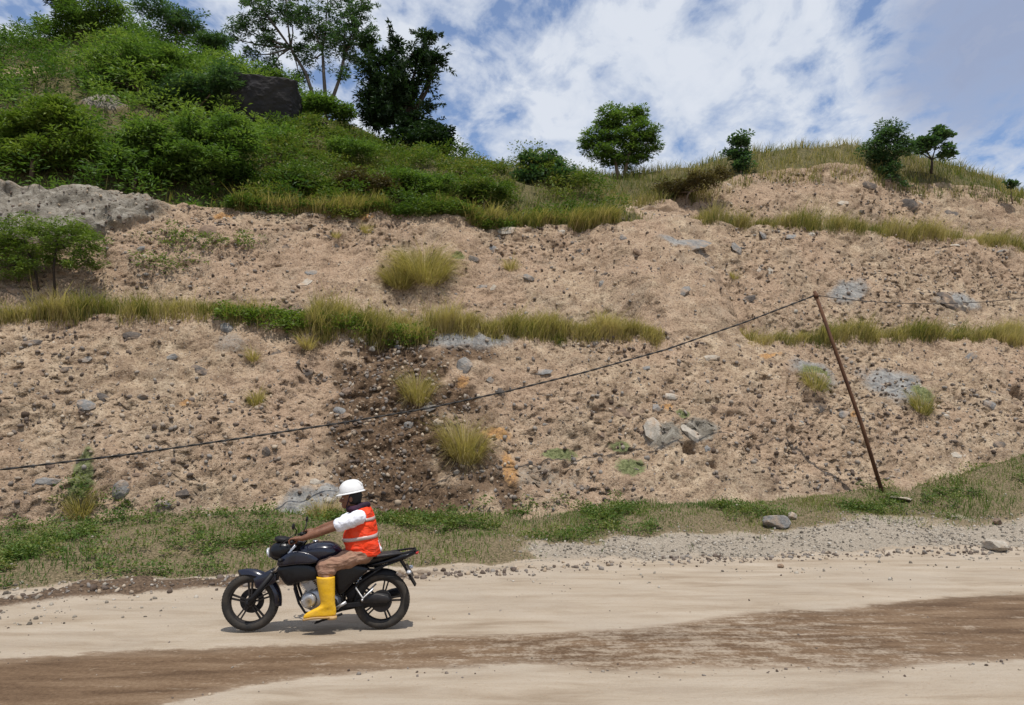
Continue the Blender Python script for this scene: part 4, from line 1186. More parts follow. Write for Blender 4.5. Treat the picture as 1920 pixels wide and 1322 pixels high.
def cable(name, pts, r, label, twist=0.0):
    pts = [Vector(p) for p in pts]
    fine = []
    for a, b in zip(pts[:-1], pts[1:]):
        n = 26
        fine += [a.lerp(b, k / n) for k in range(n)]
    fine.append(pts[-1])
    mb = MB()
    if twist:
        for ph in (0, math.pi):
            mb.tube([p + Vector((0, math.cos(k * 0.9 + ph), math.sin(k * 0.9 + ph))) * twist for k, p in enumerate(fine)], r, 6)
    else:
        mb.tube(fine, r, 6)
    return mb.build(name, M_CABLE, None, label=label, category='cable')

top = pt - (pt - pb) * 0.02
cp = [(1400, 603, 17.2), (1250, 655, 16.8), (1100, 697, 16.4), (950, 734, 16.0), (800, 766, 15.4), (640, 793, 14.8), (450, 822, 14.0), (250, 851, 13.3), (0, 881, 12.6), (-300, 905, 11.8), (-900, 900, 10.6)]
cable('cable', [top] + [at_y(*q) for q in cp], 0.013, 'long black twisted cable sagging left from the leaning pole', 0.011)
cp = [(1580, 561, 18.2), (1640, 566, 18.7), (1700, 569, 19.1), (1760, 570, 19.6), (1850, 566, 20.1), (1940, 556, 20.6), (2200, 520, 22.0)]
cable('cable', [top] + [at_y(*q) for q in cp], 0.010, 'thin dark wire running right from the leaning pole top')

# ------------------------------------------------------------------ motorcycle
M_BLACK = plain('gloss_black_paint', (0.004, 0.0045, 0.007), 0.3, 0, 0.35, 0.0, (0.12, 0.09, 0.065), 9, coat=0.1)
M_NAVY = plain('navy_paint', (0.005, 0.007, 0.020), 0.24, 0, 0.45, 0.05, (0.12, 0.09, 0.07), 9, coat=0.4)
M_PLAST = plain('black_plastic', (0.008, 0.008, 0.010), 0.55, 0, 0.25, 0.10, (0.07, 0.055, 0.04), 12)
M_SEAT = plain('seat_vinyl', (0.015, 0.015, 0.017), 0.55, 0, 0.35, 0.2, (0.2, 0.16, 0.12), 16)
M_TYRE = plain('dusty_rubber', (0.028, 0.027, 0.026), 0.85, 0, 0.2, 0.5, (0.10, 0.08, 0.06), 10)
M_RIM = plain('black_alloy', (0.018, 0.018, 0.02), 0.45, 0.3, 0.4, 0.25, (0.12, 0.09, 0.07), 14)
M_STEEL = plain('chrome', (0.62, 0.62, 0.63), 0.22, 1.0, 0.5, 0.25, (0.32, 0.25, 0.18), 20)
M_ALU = plain('cast_aluminium', (0.50, 0.51, 0.53), 0.42, 0.75, 0.5, 0.35, (0.30, 0.24, 0.17), 18)
M_LENS = plain('lamp_lens', (0.55, 0.57, 0.60), 0.08, 0.2, 0.6)
M_RED = plain('red_lens', (0.35, 0.01, 0.008), 0.2, 0, 0.5)
M_AMBER = plain('amber_lens', (0.60, 0.22, 0.02), 0.2, 0, 0.5)
M_PLATE = plain('plate_metal', (0.035, 0.035, 0.04), 0.5, 0.2, 0.4, 0.4, (0.25, 0.2, 0.14), 18)

bc = at_z(592, 1181)
BYAW = R(180 + 4)
bike = empty('motorcycle', bc, BYAW, label='black and navy motorcycle ridden left along the dirt road', category='motorcycle')
X0 = 0.675

def L(cx, cy, y=0.0):
    return (( 1258 - cx) / 707 - X0, y, (1212 - cy) / 707)
def Q(*pts):
    return [(L(a, b)[0], L(a, b)[2]) for a, b in pts]

def wheel(ax, label, rear=False):
    c = ax
    tw = 0.052 if rear else 0.046
    rim = MB()
    rim.lathe([(0.205, -0.034), (0.222, -0.038), (0.222, 0.038), (0.205, 0.034), (0.196, 0.012), (0.196, -0.012)], c, 48)
    rim.lathe([(0.012, -0.055), (0.044, -0.055), (0.050, -0.03), (0.050, 0.03), (0.044, 0.055), (0.012, 0.055)], c, 24)
    a0 = 0.55 if rear else 0.28
    for k in range(5):                       # five split spokes
        a = a0 + k * 2 * math.pi / 5
        for da in (-0.11, 0.11):
            p0 = Vector((c[0] + 0.046 * math.cos(a + da * 2.0), c[1], c[2] + 0.046 * math.sin(a + da * 2.0)))
            p1 = Vector((c[0] + 0.200 * math.cos(a + da * 0.9), c[1], c[2] + 0.200 * math.sin(a + da * 0.9)))
            rim.bar(p0, p1, 0.016, 0.026)
    o = rim.build('wheel', M_RIM, bike, smooth=False, label=label)
    t = MB()
    prof = [(0.214, -0.036), (0.238, -tw), (0.262, -tw), (0.280, -tw * 0.78), (0.290, -tw * 0.4), (0.293, 0), (0.290, tw * 0.4), (0.280, tw * 0.78), (0.262, tw), (0.238, tw), (0.214, 0.036)]
    t.lathe(prof, c, 56)
    t.build('tyre', M_TYRE, o)
    tr = MB()                                # tread blocks
    for k in range(60):
        a = k * 2 * math.pi / 60
        for s in (-1, 1):
            r0 = 0.2885
            p0 = (c[0] + r0 * math.cos(a), c[1] + s * 0.006, c[2] + r0 * math.sin(a))
            p1 = (c[0] + (r0 - 0.012) * math.cos(a + 0.07), c[1] + s * tw * 0.8, c[2] + (r0 - 0.012) * math.sin(a + 0.07))
            tr.bar(p0, p1, 0.008, 0.013)
    tr.build('tread', M_TYRE, o, smooth=False, kind='stuff')
    d = MB()
    if rear:
        d.lathe([(0.03, 0.058), (0.112, 0.058), (0.112, 0.064), (0.03, 0.064)], c, 36)
        d.build('sprocket', M_RIM, o, smooth=False)
        d = MB()
        d.lathe([(0.03, -0.075), (0.085, -0.075), (0.095, -0.05), (0.03, -0.05)], c, 30)
        d.build('brake_drum', M_ALU, o)
    else:
        d.lathe([(0.065, -0.060), (0.125, -0.060), (0.125, -0.055), (0.065, -0.055)], c, 36)
        d.build('brake_disc', M_RIM, o, smooth=False)
    return o

AXF, AXR = L(304, 1004), L(1258, 1004)
AXF = (AXF[0], 0, 0.293)
AXR = (AXR[0], 0, 0.293)
wheel(AXF, 'front wheel with split black spokes')
wheel(AXR, 'rear wheel with split black spokes', True)

# fork
ft, fb = Vector(L(655, 560)), Vector(AXF)
for s in (-1, 1):
    m = MB()
    y = Vector((0, s * 0.085, 0))
    k = fb.lerp(ft, 0.47)
    m.tube([fb + y + Vector((0.01, 0, -0.02)), fb.lerp(ft, 0.1) + y, k + y], [0.020, 0.026, 0.025], 12)
    m.ell(fb + y, (0.03, 0.022, 0.03))
    f = m.build('fork_leg', M_PLAST, bike)
    m = MB()
    m.tube([k + y - (ft - fb) * 0.02, ft + y], 0.0165, 12)
    m.build('fork_tube', M_STEEL, f)
m = MB()
for t, r in ((0.66, 0.024), (0.97, 0.022)):
    p = fb.lerp(ft, t)
    m.tube([p + Vector((0.01, -0.11, 0)), p + Vector((-0.03, 0, 0)), p + Vector((0.01, 0.11, 0))], r, 10, flat=1.4)
m.tube([fb.lerp(ft, 0.64) + Vector((-0.05, 0, 0)), fb.lerp(ft, 0.99) + Vector((-0.05, 0, 0))], 0.026, 10)
m.build('triple_clamp', M_PLAST, bike)

# front fender: curved shell over the wheel, pointed nose, flap behind
def fender(c, r0, a0, a1, wid, n=22, taper0=0.35, taper1=0.8, lift=None, th=0.004):
    rings = []
    for i in range(n + 1):
        t = i / n
        a = a0 + (a1 - a0) * t
        ww = wid * min(1.0, taper0 + (1 - taper0) * min(1, t / 0.3)) * min(1.0, taper1 + (1 - taper1) * min(1, (1 - t) / 0.25))
        rr = r0 + (lift(t) if lift else 0)
        ring = []
        for q, sgn in ((1, 1), (-1, -1)):
            for j in range(7):
                b = (-1 + 2 * j / 6) * q
                rad = rr - 0.055 * abs(b) ** 2.2 - (0 if sgn > 0 else th)
                ring.append((c[0] + rad * math.cos(a), c[1] + ww * b, c[2] + rad * math.sin(a)))
        rings.append(ring)
    return MB().ring_loft(rings)
m = fender(AXF, 0.322, R(66), R(188), 0.072, lift=lambda t: 0.03 * (1 - t) ** 3)
# x axis points forward: the flap hangs behind the wheel (angles beyond 90 degrees)
ff = m.build('front_fender', M_NAVY, bike)
m = MB()
for s in (-1, 1):
    m.pillow([(p[0], p[1]) for p in Q((330, 830), (455, 770), (500, 800), (490, 860), (400, 905), (350, 900))], 0.008, y0=s * 0.074, rings=4, smin=0.85)
m.build('fender_brace', M_NAVY, ff)

# headlight and cowl
m = MB()
m.pillow(Q((418, 655), (430, 610), (470, 570), (560, 560), (630, 590), (600, 680), (540, 715), (450, 712)), 0.115, 2.6, 11, smin=0.5)
hl = m.build('headlight', M_BLACK, bike, sub=1)
m = MB()
m.ell(L(428, 655), (0.022, 0.082, 0.055), rot=Matrix.Rotation(R(18), 3, 'Y'))
m.build('lens', M_LENS, hl)
m = MB()
m.pillow(Q((450, 560), (470, 525), (560, 540), (640, 565), (600, 590), (500, 585)), 0.085, 2.5, 9)
m.build('fly_screen', M_PLAST, bike, sub=1)
m = MB()
m.ell(L(640, 560), (0.05, 0.075, 0.032), rot=Matrix.Rotation(R(-35), 3, 'Y'))
m.build('gauge', M_PLAST, bike)

# handlebar
GR = Vector(L(632, 545))
m = MB()
m.tube([GR + Vector((-0.015, -0.36, 0)), GR + Vector((-0.01, -0.22, 0)), Vector(L(690, 560)) + Vector((0, -0.12, 0.0)), Vector(L(690, 565)) + Vector((0, 0.12, 0.0)), GR + Vector((-0.01, 0.22, 0)), GR + Vector((-0.015, 0.36, 0))], 0.0115, 10)
hb = m.build('handlebar', M_STEEL, bike)
for s in (-1, 1):
    m = MB()
    m.tube([GR + Vector((-0.011, s * 0.245, 0)), GR + Vector((-0.015, s * 0.385, 0))], [0.017, 0.0165], 12)
    m.build('grip', M_PLAST, hb)
    m = MB()
    m.tube([GR + Vector((0.03, s * 0.22, 0.0)), GR + Vector((0.066, s * 0.30, -0.005)), GR + Vector((0.062, s * 0.385, -0.008))], [0.008, 0.007, 0.006], 8)
    m.ell(GR + Vector((0.005, s * 0.225, 0.005)), (0.03, 0.028, 0.025))
    m.build('lever', M_PLAST, hb)
    m = MB()
    b0 = GR + Vector((-0.005, s * 0.21, 0.01))
    m.tube([b0, b0 + Vector((-0.03, s * 0.03, 0.085)), b0 + Vector((-0.02, s * 0.09, 0.125))], 0.0055, 8)
    m.ell(b0 + Vector((-0.015, s * 0.125, 0.14)), (0.012, 0.052, 0.034))
    m.build('mirror', M_PLAST, bike)
m = MB()
m.tube([Vector(L(700, 548)) + Vector((0, -0.05, 0)), Vector(L(700, 548)) + Vector((0, 0.05, 0))], 0.024, 10)
m.build('bar_clamp', M_ALU, bike)

# cables looping from the bar to the fork and frame
for q, (y0, y1, dz) in enumerate(((0.20, 0.06, 0.05), (-0.20, -0.05, 0.06), (0.17, -0.03, 0.03))):
    m = MB()
    p0, p3 = GR + Vector((0.02, y0, 0)), Vector(L(560 + 20 * q, 720, y1))
    p1, p2 = p0 + Vector((0.11, -y0 * 0.3, dz)), p3 + Vector((0.15 - 0.03 * q, 0, 0.09))
    m.tube([(1 - t) ** 3 * p0 + 3 * t * (1 - t) ** 2 * p1 + 3 * t * t * (1 - t) * p2 + t ** 3 * p3 for t in np.linspace(0, 1, 14)], 0.0045, 6)
    m.build('control_cable', M_PLAST, bike)
m = MB()
m.tube([AXF[:1] + (0.105, AXF[2] + 0.02), Vector(AXF).lerp(ft, 0.3) + Vector((-0.05, 0.11, 0)), Vector(AXF).lerp(ft, 0.8) + Vector((-0.04, 0.07, 0))], 0.005, 6)
m.build('brake_hose', M_PLAST, bike)
# tank, shrouds, panels, seat, tail
m = MB()
m.pillow(Q((632, 650), (650, 612), (700, 588), (780, 574), (870, 572), (935, 598), (972, 650), (940, 712), (820, 735), (690, 722)), 0.150, 2.4, 13, smin=0.42)
tank = m.build('fuel_tank', M_NAVY, bike, sub=1)
m = MB()
m.ell(L(760, 572), (0.035, 0.032, 0.012))
m.build('filler_cap', M_STEEL, tank)
for s in (-1, 1):
    m = MB()
    m.pillow(Q((500, 705), (560, 652), (650, 618), (760, 648), (838, 705), (760, 728), (640, 722), (560, 738), (505, 742)), 0.032, 4, 7, y0=s * 0.128, smin=0.86)
    m.build('tank_wing', M_NAVY, bike, sub=1)
    m = MB()
    m.pillow(Q((478, 752), (540, 735), (640, 722), (760, 726), (822, 775), (805, 850), (705, 842), (640, 868), (580, 894), (545, 842)), 0.040, 4, 7, y0=s * 0.098, smin=0.88)
    m.build('tank_shroud', M_BLACK, bike, sub=1)
    m = MB()
    m.pillow(Q((800, 735), (960, 705), (1080, 735), (1195, 760), (1120, 812), (1050, 870), (985, 950), (935, 960), (925, 850), (815, 800)), 0.03, 4, 7, y0=s * 0.105, smin=0.88)
    m.build('side_panel', M_BLACK, bike, sub=1)
m = MB()
m.pillow(Q((940, 650), (965, 640), (1040, 672), (1140, 690), (1200, 668), (1300, 650), (1390, 652), (1410, 672), (1330, 700), (1200, 735), (1080, 758), (960, 735)), 0.125, 2.6, 11, smin=0.6)
m.build('seat', M_SEAT, bike, sub=1)
m = MB()
m.pillow(Q((1120, 745), (1230, 712), (1340, 688), (1430, 660), (1500, 643), (1530, 645), (1518, 668), (1470, 694), (1420, 716), (1330, 728), (1230, 752), (1150, 778)), 0.105, 2.3, 11, smin=0.45)
tail = m.build('tail_cowl', M_BLACK, bike, sub=1)
m = MB()
m.tube([L(1200, 690, 0.125), L(1320, 668, 0.14), L(1440, 650, 0.125), L(1500, 640, 0.06), L(1500, 640, -0.06), L(1440, 650, -0.125), L(1320, 668, -0.14), L(1200, 690, -0.125)], 0.011, 8)
m.build('grab_rail', M_PLAST, tail)
m = MB()
m.ell(L(1512, 664), (0.022, 0.06, 0.02))
m.build('tail_light', M_RED, tail)

# rear fender, plate, signals
m = MB()
m.ring_loft([[L(x, y, s * wv_) for s in (-1, 1)] + [L(x + 10, y - 6, s * wv_) for s in (1, -1)] for x, y, wv_ in ((1385, 715, 0.07), (1425, 775, 0.075), (1462, 842, 0.08), (1500, 905, 0.06))])
rf = m.build('rear_fender', M_PLAST, bike, smooth=False)
m = MB()
m.ring_loft([[L(x, y, s * 0.088) for s in (-1, 1)] + [L(x + 5, y - 3, s * 0.088) for s in (1, -1)] for x, y in ((1432, 752), (1482, 838))])
m.build('license_plate', M_PLATE, rf, smooth=False)
for s in (-1, 1):
    m = MB()
    m.tube([L(1452, 790, s * 0.05), L(1460, 788, s * 0.13)], 0.009, 8)
    m.ell(L(1462, 788, s * 0.155), (0.026, 0.036, 0.022))
    m.build('turn_signal', M_LENS, bike, label='rear turn signal with pale lens')
    m = MB()
    m.tube([L(545, 690, s * 0.09), L(540, 690, s * 0.16)], 0.009, 8)
    m.ell(L(538, 690, s * 0.185), (0.026, 0.036, 0.022))
    m.build('turn_signal', M_PLAST, bike, label='black front turn signal')

# frame
m = MB()
for s in (-1, 1):
    m.tube([L(610, 650, s * 0.03), L(640, 800, s * 0.07), L(632, 905, s * 0.09), L(668, 1005, s * 0.10), L(715, 1070, s * 0.11), L(850, 1095, s * 0.11), L(970, 1060, s * 0.10), L(985, 930, s * 0.09), L(960, 760, s * 0.09)], 0.0135, 8)
    m.tube([L(970, 760, s * 0.085), L(1200, 775, s * 0.085), L(1400, 705, s * 0.075)], 0.013, 8)
    m.tube([L(985, 950, s * 0.08), L(1120, 850, s * 0.085), L(1290, 740, s * 0.08)], 0.012, 8)
m.tube([L(615, 640), L(760, 720), L(965, 760)], 0.03, 10)
m.build('frame', M_PLAST, bike)

# engine
m = MB()
m.pillow(Q((665, 985), (690, 930), (760, 900), (880, 905), (960, 940), (985, 1010), (960, 1075), (850, 1090), (730, 1070), (680, 1030)), 0.115, 3.2, 9, smin=0.7)
en = m.build('engine', M_ALU, bike, sub=1)
m = MB()
a, b = Vector(L(755, 925)), Vector(L(695, 835))
for k in range(9):
    p = a.lerp(b, k / 8)
    m.bar(p + Vector((0, 0, 0)), p + (b - a).normalized() * 0.0075, 0.135 if k < 6 else 0.12, 0.145 if k < 6 else 0.13)
m.bar(a, b, 0.10, 0.11)
m.build('cylinder', M_ALU, en, smooth=False)
m = MB()
m.pillow(Q((655, 800), (720, 790), (752, 842), (735, 880), (670, 880), (648, 840)), 0.07, 3, 7, smin=0.75)
m.build('cylinder_head', M_ALU, en)
m = MB()
m.lathe([(0.0, 0.150), (0.045, 0.148), (0.072, 0.138), (0.082, 0.12), (0.082, 0.105), (0.0, 0.105)], L(742, 985), 36)
m.build('generator_cover', M_ALU, en)
m = MB()
m.lathe([(0.0, 0.135), (0.048, 0.133), (0.060, 0.12), (0.060, 0.10), (0.0, 0.10)], L(905, 1010), 30)
m.build('sprocket_cover', M_PLAST, en)
m = MB()
for k in range(6):
    a = k * math.pi / 3
    p = Vector(L(742, 985)) + Vector((0.068 * math.cos(a), 0.136, 0.068 * math.sin(a)))
    m.tube([p, p + Vector((0, 0.008, 0))], 0.006, 6)
m.build('cover_bolts', M_STEEL, en, kind='stuff')
m = MB()
m.tube([L(655, 845, -0.02), L(612, 895, -0.05), L(632, 990, -0.10), L(720, 1078, -0.13), L(900, 1100, -0.14), L(1050, 1075, -0.15)], 0.018, 10)
ex = m.build('exhaust', M_RIM, bike)
m = MB()
m.tube([L(1040, 1078, -0.155), L(1080, 1068, -0.16), L(1330, 985, -0.18), L(1390, 965, -0.18)], [0.02, 0.048, 0.052, 0.04], 14)
m.build('muffler', M_PLAST, ex)

# swingarm, chain case, shock, pegs, stand
for s in (-1, 1):
    m = MB()
    m.bar(L(965, 1030, s * 0.10), L(1275, 1006, s * 0.085), 0.045, 0.024)
    m.build('swingarm', M_PLAST, bike, smooth=False, bevel=0.004)
m = MB()
m.pillow(Q((1080, 990), (1110, 955), (1230, 938), (1310, 950), (1335, 1000), (1300, 1036), (1230, 1044), (1090, 1040)), 0.016, 3, 5, y0=0.088, smin=0.9)
cc = m.build('chain_case', M_PLAST, bike)
m = MB()
m.pillow(Q((1105, 958), (1230, 944), (1310, 962), (1330, 992), (1300, 1010), (1110, 1012)), 0.010, 3, 5, y0=0.106, smin=0.85)
m.build('case_rib', M_RIM, cc)
m = MB()
m.tube([L(1010, 985), L(1105, 820)], 0.022, 10)
sp_ = [Vector(L(1015, 975)).lerp(Vector(L(1100, 832)), k / 60) + Vector((0.036 * math.cos(k * 0.75), 0.036 * math.sin(k * 0.75), 0)) for k in range(61)]
m.tube(sp_, 0.007, 6)
m.build('shock_absorber', M_STEEL, bike)
m = fender(AXR, 0.325, R(35), R(118), 0.055, taper0=0.8, taper1=0.8)
m.build('mud_guard', M_PLAST, bike)
for s in (-1, 1):
    m = MB()
    m.tube([L(905, 1062, s * 0.11), L(905, 1060, s * 0.245)], 0.013, 8)
    m.build('footpeg', M_PLAST, bike)
    m = MB()
    m.tube([L(1075, 900, s * 0.115), L(1130, 975, s * 0.125), L(1205, 905, s * 0.125)], [0.010, 0.011, 0.010], 8)
    m.tube([L(1130, 975, s * 0.125), L(1130, 978, s * 0.20)], 0.011, 8)
    m.build('pillion_bracket', M_ALU, bike)
m = MB()
m.bar(L(930, 1045, 0.125), L(1010, 1000, 0.125), 0.030, 0.012)
m.tube([L(800, 1062, 0.135), L(905, 1040, 0.13)], 0.007, 8)
m.tube([L(800, 1062, 0.13), L(800, 1062, 0.19)], 0.010, 8)
m.build('gear_lever', M_ALU, bike)
m = MB()
m.tube([L(985, 1080, 0.13), L(890, 1108, 0.15), L(800, 1132, 0.155)], [0.013, 0.012, 0.011], 8)
m.bar(L(830, 1128, 0.155), L(792, 1138, 0.158), 0.012, 0.04)
m.build('side_stand', M_PLAST, bike)
m = MB()
m.pillow(Q((985, 890), (1050, 870), (1090, 930), (1060, 1010), (1000, 1030)), 0.07, 3, 7, smin=0.8)
m.build('air_box', M_PLAST, bike, sub=1)

# ------------------------------------------------------------------ rider
def skin_material():
    m, nt, b = new_mat('skin')
    P = node(nt, 'ShaderNodeTexCoord').outputs['Object']
    c = ramp(nt, noise(nt, P, 18, 4), [(0.3, (0.13, 0.058, 0.034)), (0.7, (0.21, 0.10, 0.06))])
    nt.links.new(c, b.inputs['Base Color'])
    b.inputs['Roughness'].default_value = 0.5
    b.inputs['Subsurface Weight'].default_value = 0.08
    b.inputs['Subsurface Radius'].default_value = (0.02, 0.008, 0.004)
    return m

def cloth_material(name, c, c2, scale=9, depth=0.02, fold=(1, 1, 1), rough=0.85, dirt=0.0):
    m, nt, b = new_mat(name)
    P = node(nt, 'ShaderNodeTexCoord').outputs['Object']
    S = node(nt, 'ShaderNodeMapping', {'Vector': P, 'Scale': fold}).outputs[0]
    n = noise(nt, S, scale, 4, 0.5, 0.6)
    cc = mixc(nt, ramp(nt, noise(nt, P, 7, 5), [(0.35, 0.0), (0.7, 1.0)]), c, c2)
    if dirt:
        cc = mixc(nt, ramp(nt, noise(nt, P, 11, 7, 0.7), [(0.45, 0.0), (0.7, dirt)]), cc, (0.36, 0.26, 0.17))
    nt.links.new(cc, b.inputs['Base Color'])
    b.inputs['Roughness'].default_value = rough
    b.inputs['Specular IOR Level'].default_value = 0.2
    weave = noise(nt, P, 240, 2)
    bp = node(nt, 'ShaderNodeBump', {'Height': mth(nt, 'ADD', n, mth(nt, 'MULTIPLY', weave, 0.03)), 'Strength': 0.9, 'Distance': depth})
    nt.links.new(bp.outputs[0], b.inputs['Normal'])
    return m

M_SKIN = skin_material()
M_VEST = cloth_material('orange_vest', (0.80, 0.055, 0.012), (0.70, 0.035, 0.010), 7, 0.045, (1, 1, 2.2), 0.75, dirt=0.18)
M_BAND = plain('silver_band', (0.52, 0.42, 0.39), 0.35, 0.25, 0.5, 0.2, (0.6, 0.3, 0.22), 18)
M_SHIRT = cloth_material('white_shirt', (0.74, 0.75, 0.80), (0.66, 0.67, 0.73), 8, 0.04)
M_PANTS = cloth_material('brown_trousers', (0.34, 0.195, 0.135), (0.24, 0.135, 0.092), 8, 0.05, (0.7, 1, 2.0), dirt=0.4)
M_BOOT = plain('yellow_rubber', (0.82, 0.46, 0.012), 0.45, 0, 0.4, 0.3, (0.55, 0.36, 0.12), 22, bump=0.010)
M_HAT = plain('white_plastic', (0.72, 0.72, 0.72), 0.5, 0, 0.3, 0.35, (0.55, 0.5, 0.43), 9)
M_SCARF = cloth_material('dark_scarf', (0.018, 0.016, 0.026), (0.05, 0.02, 0.04), 14, 0.03)
M_HAIR = plain('black_hair', (0.010, 0.009, 0.009), 0.6, 0, 0.3)

rider = empty('person', bc, BYAW, label='rider in white hard hat, orange vest and yellow boots on the motorcycle', category='person')
def K(x, y, z):                              # rider points were measured from the rear axle
    return Vector((x - X0, y, z))
XG = 1258 / 707 - 632 / 707                  # grip centre
def grip_pt(dx, y, dz):
    return Vector((GR.x - 0.013 + dx, y, GR.z + dz))

b = MB()
# trunk, neck, head
b.ell(K(0.19, 0, 0.80), (0.14, 0.165, 0.115))
b.ell(K(0.215, 0, 0.92), (0.125, 0.155, 0.13))
b.ell(K(0.225, 0, 1.07), (0.12, 0.165, 0.14))
b.ell(K(0.225, 0, 1.17), (0.085, 0.165, 0.075))
b.cap(K(0.235, 0, 1.19), K(0.315, 0, 1.29), 0.058, 0.053)
b.ell(K(0.345, 0, 1.375), (0.098, 0.077, 0.10))
b.ell(K(0.372, 0, 1.315), (0.070, 0.060, 0.085))
b.ell(K(0.405, 0, 1.262), (0.034, 0.036, 0.026))                          # chin
b.cap(K(0.438, 0, 1.352), K(0.458, 0, 1.318), 0.010, 0.014, 8)           # nose
b.ell(K(0.446, 0, 1.311), (0.014, 0.019, 0.010))
b.ell(K(0.434, 0, 1.283), (0.012, 0.024, 0.006))                          # lips
b.ell(K(0.432, 0, 1.272), (0.012, 0.021, 0.006))
b.ell(K(0.428, 0, 1.372), (0.016, 0.055, 0.010))                          # brow
for s in (-1, 1):
    b.ell(K(0.415, s * 0.040, 1.318), (0.022, 0.020, 0.018))              # cheek
    b.ell(K(0.335, s * 0.079, 1.338), (0.020, 0.010, 0.031))              # ear
    b.ell(K(0.232, s * 0.165, 1.165), (0.075, 0.07, 0.07))                # shoulder
    sh, el, wr = K(0.262, s * 0.195, 1.155), K(0.565, s * 0.285, 1.045), grip_pt(-0.098, s * 0.325, 0.030)
    b.cap(sh, el, 0.052, 0.041)
    b.cap(el, el.lerp(wr, 0.35), 0.041, 0.043)
    b.cap(el.lerp(wr, 0.35), wr, 0.043, 0.027)
    # hand closed on the grip: palm above and behind it, four fingers over the front, thumb beneath
    kn = grip_pt(0.006, s * 0.322, 0.031)
    b.cap(wr, kn + Vector((-0.03, 0, 0.0)), 0.025, 0.022)
    for q, y in enumerate((0.290, 0.311, 0.332, 0.352)):
        ln_ = (0.94, 1.0, 0.97, 0.84)[q]
        k0, k1 = grip_pt(-0.035, s * y, 0.031), grip_pt(0.012, s * y, 0.0305)
        k2, k3, k4 = grip_pt(0.034 * ln_, s * y, 0.010), grip_pt(0.030 * ln_, s * y, -0.016), grip_pt(0.006, s * y, -0.029 * ln_)
        b.cap(k0, k1, 0.0125, 0.0102, 8)
        b.cap(k1, k2, 0.0102, 0.0095, 8)
        b.cap(k2, k3, 0.0095, 0.0088, 8)
        b.cap(k3, k4, 0.0088, 0.0078, 8)
    t0, t1, t2, t3 = grip_pt(-0.070, s * 0.292, 0.020), grip_pt(-0.034, s * 0.272, 0.006), grip_pt(-0.018, s * 0.268, -0.020), grip_pt(0.010, s * 0.270, -0.030)
    b.cap(t0, t1, 0.015, 0.012, 8)
    b.cap(t1, t2, 0.012, 0.010, 8)
    b.cap(t2, t3, 0.010, 0.008, 8)
    # legs
    hp, kn_, an = K(0.18, s * 0.095, 0.79), K(0.585, s * 0.195, 0.665), K(0.535, s * 0.215, 0.285)
    b.cap(hp, kn_, 0.082, 0.056)
    b.cap(kn_, kn_.lerp(an, 0.35), 0.054, 0.055)
    b.cap(kn_.lerp(an, 0.35), an, 0.055, 0.036)
    b.cap(K(0.50, s * 0.215, 0.225), K(0.68, s * 0.225, 0.208), 0.036, 0.030)
body = b.skin('body', M_SKIN, rider, 0.0066, 2)

# eyes
for s in (-1, 1):
    e = MB()
    e.ell(K(0.4225, s * 0.031, 1.348), (0.011, 0.013, 0.008), 10, 8)
    e.build('eye', plain('eye', (0.55, 0.52, 0.48), 0.2), body)
h = MB()
h.ell(K(0.318, 0, 1.368), (0.092, 0.085, 0.105))
h.ell(K(0.292, 0, 1.325), (0.058, 0.078, 0.065))
h.skin('hair', M_HAIR, rider, 0.008, 4)
# scarf round neck and jaw
c = MB()
for k in range(15):
    a, a2 = k * 2 * math.pi / 14, (k + 1) * 2 * math.pi / 14
    f = lambda q: K(0.268 + 0.095 * math.cos(q), 0.088 * math.sin(q), 1.252 - 0.022 * math.cos(q) + 0.006 * math.sin(3 * q))
    c.cap(f(a), f(a2), 0.036, 0.036, 8)
c.cap(K(0.20, 0.03, 1.265), K(0.165, 0.05, 1.285), 0.04, 0.032, 8)
c.cap(K(0.29, 0.05, 1.235), K(0.33, 0.06, 1.19), 0.034, 0.022, 8)
c.skin('scarf', M_SCARF, rider, 0.009, 4)

# shirt
c = MB()
c.ell(K(0.215, 0, 0.92), (0.14, 0.17, 0.14))
c.ell(K(0.225, 0, 1.07), (0.132, 0.178, 0.15))
c.ell(K(0.225, 0, 1.175), (0.095, 0.175, 0.08))
c.cap(K(0.232, 0, 1.18), K(0.262, 0, 1.232), 0.075, 0.066)
for s in (-1, 1):
    c.ell(K(0.235, s * 0.175, 1.165), (0.085, 0.078, 0.078))
    c.cap(K(0.262, s * 0.195, 1.155), K(0.425, s * 0.243, 1.095), 0.076, 0.072)
    c.ell(K(0.30, s * 0.215, 1.125), (0.07, 0.06, 0.07))
c.cap(K(0.06, 0.02, 0.815), K(0.10, 0.02, 0.85), 0.05, 0.08)
c.skin('shirt', M_SHIRT, rider, 0.010, 5)

# vest: loose shell
VS = [(0.775, 0.185, 0.165, 0.190), (0.83, 0.205, 0.180, 0.198), (0.92, 0.232, 0.180, 0.200), (1.00, 0.232, 0.170, 0.202), (1.08, 0.226, 0.152, 0.200), (1.15, 0.212, 0.118, 0.188), (1.20, 0.202, 0.092, 0.170), (1.245, 0.205, 0.075, 0.120), (1.262, 0.210, 0.060, 0.085)]
VZ = np.array(VS)
def vest_pt(a, z, grow=0.0):
    cx, hx, hy = (np.interp(z, VZ[:, 0], VZ[:, q]) for q in (1, 2, 3))
    wob = 1 + 0.020 * math.sin(3 * a + z * 21) + 0.014 * math.sin(5 * a - z * 33)
    ca, sa = math.cos(a), math.sin(a)
    p = 2.6
    rr = (abs(ca) ** p + abs(sa) ** p) ** (-1 / p)
    return K(cx + (hx * wob + grow) * ca * rr, (hy * wob + grow) * sa * rr, z + 0.012 * math.sin(2 * a) * (z < 0.8))
m = MB()
m.ring_loft([[vest_pt(2 * math.pi * k / 48, z) for k in range(48)] for z in np.linspace(0.775, 1.262, 34)])
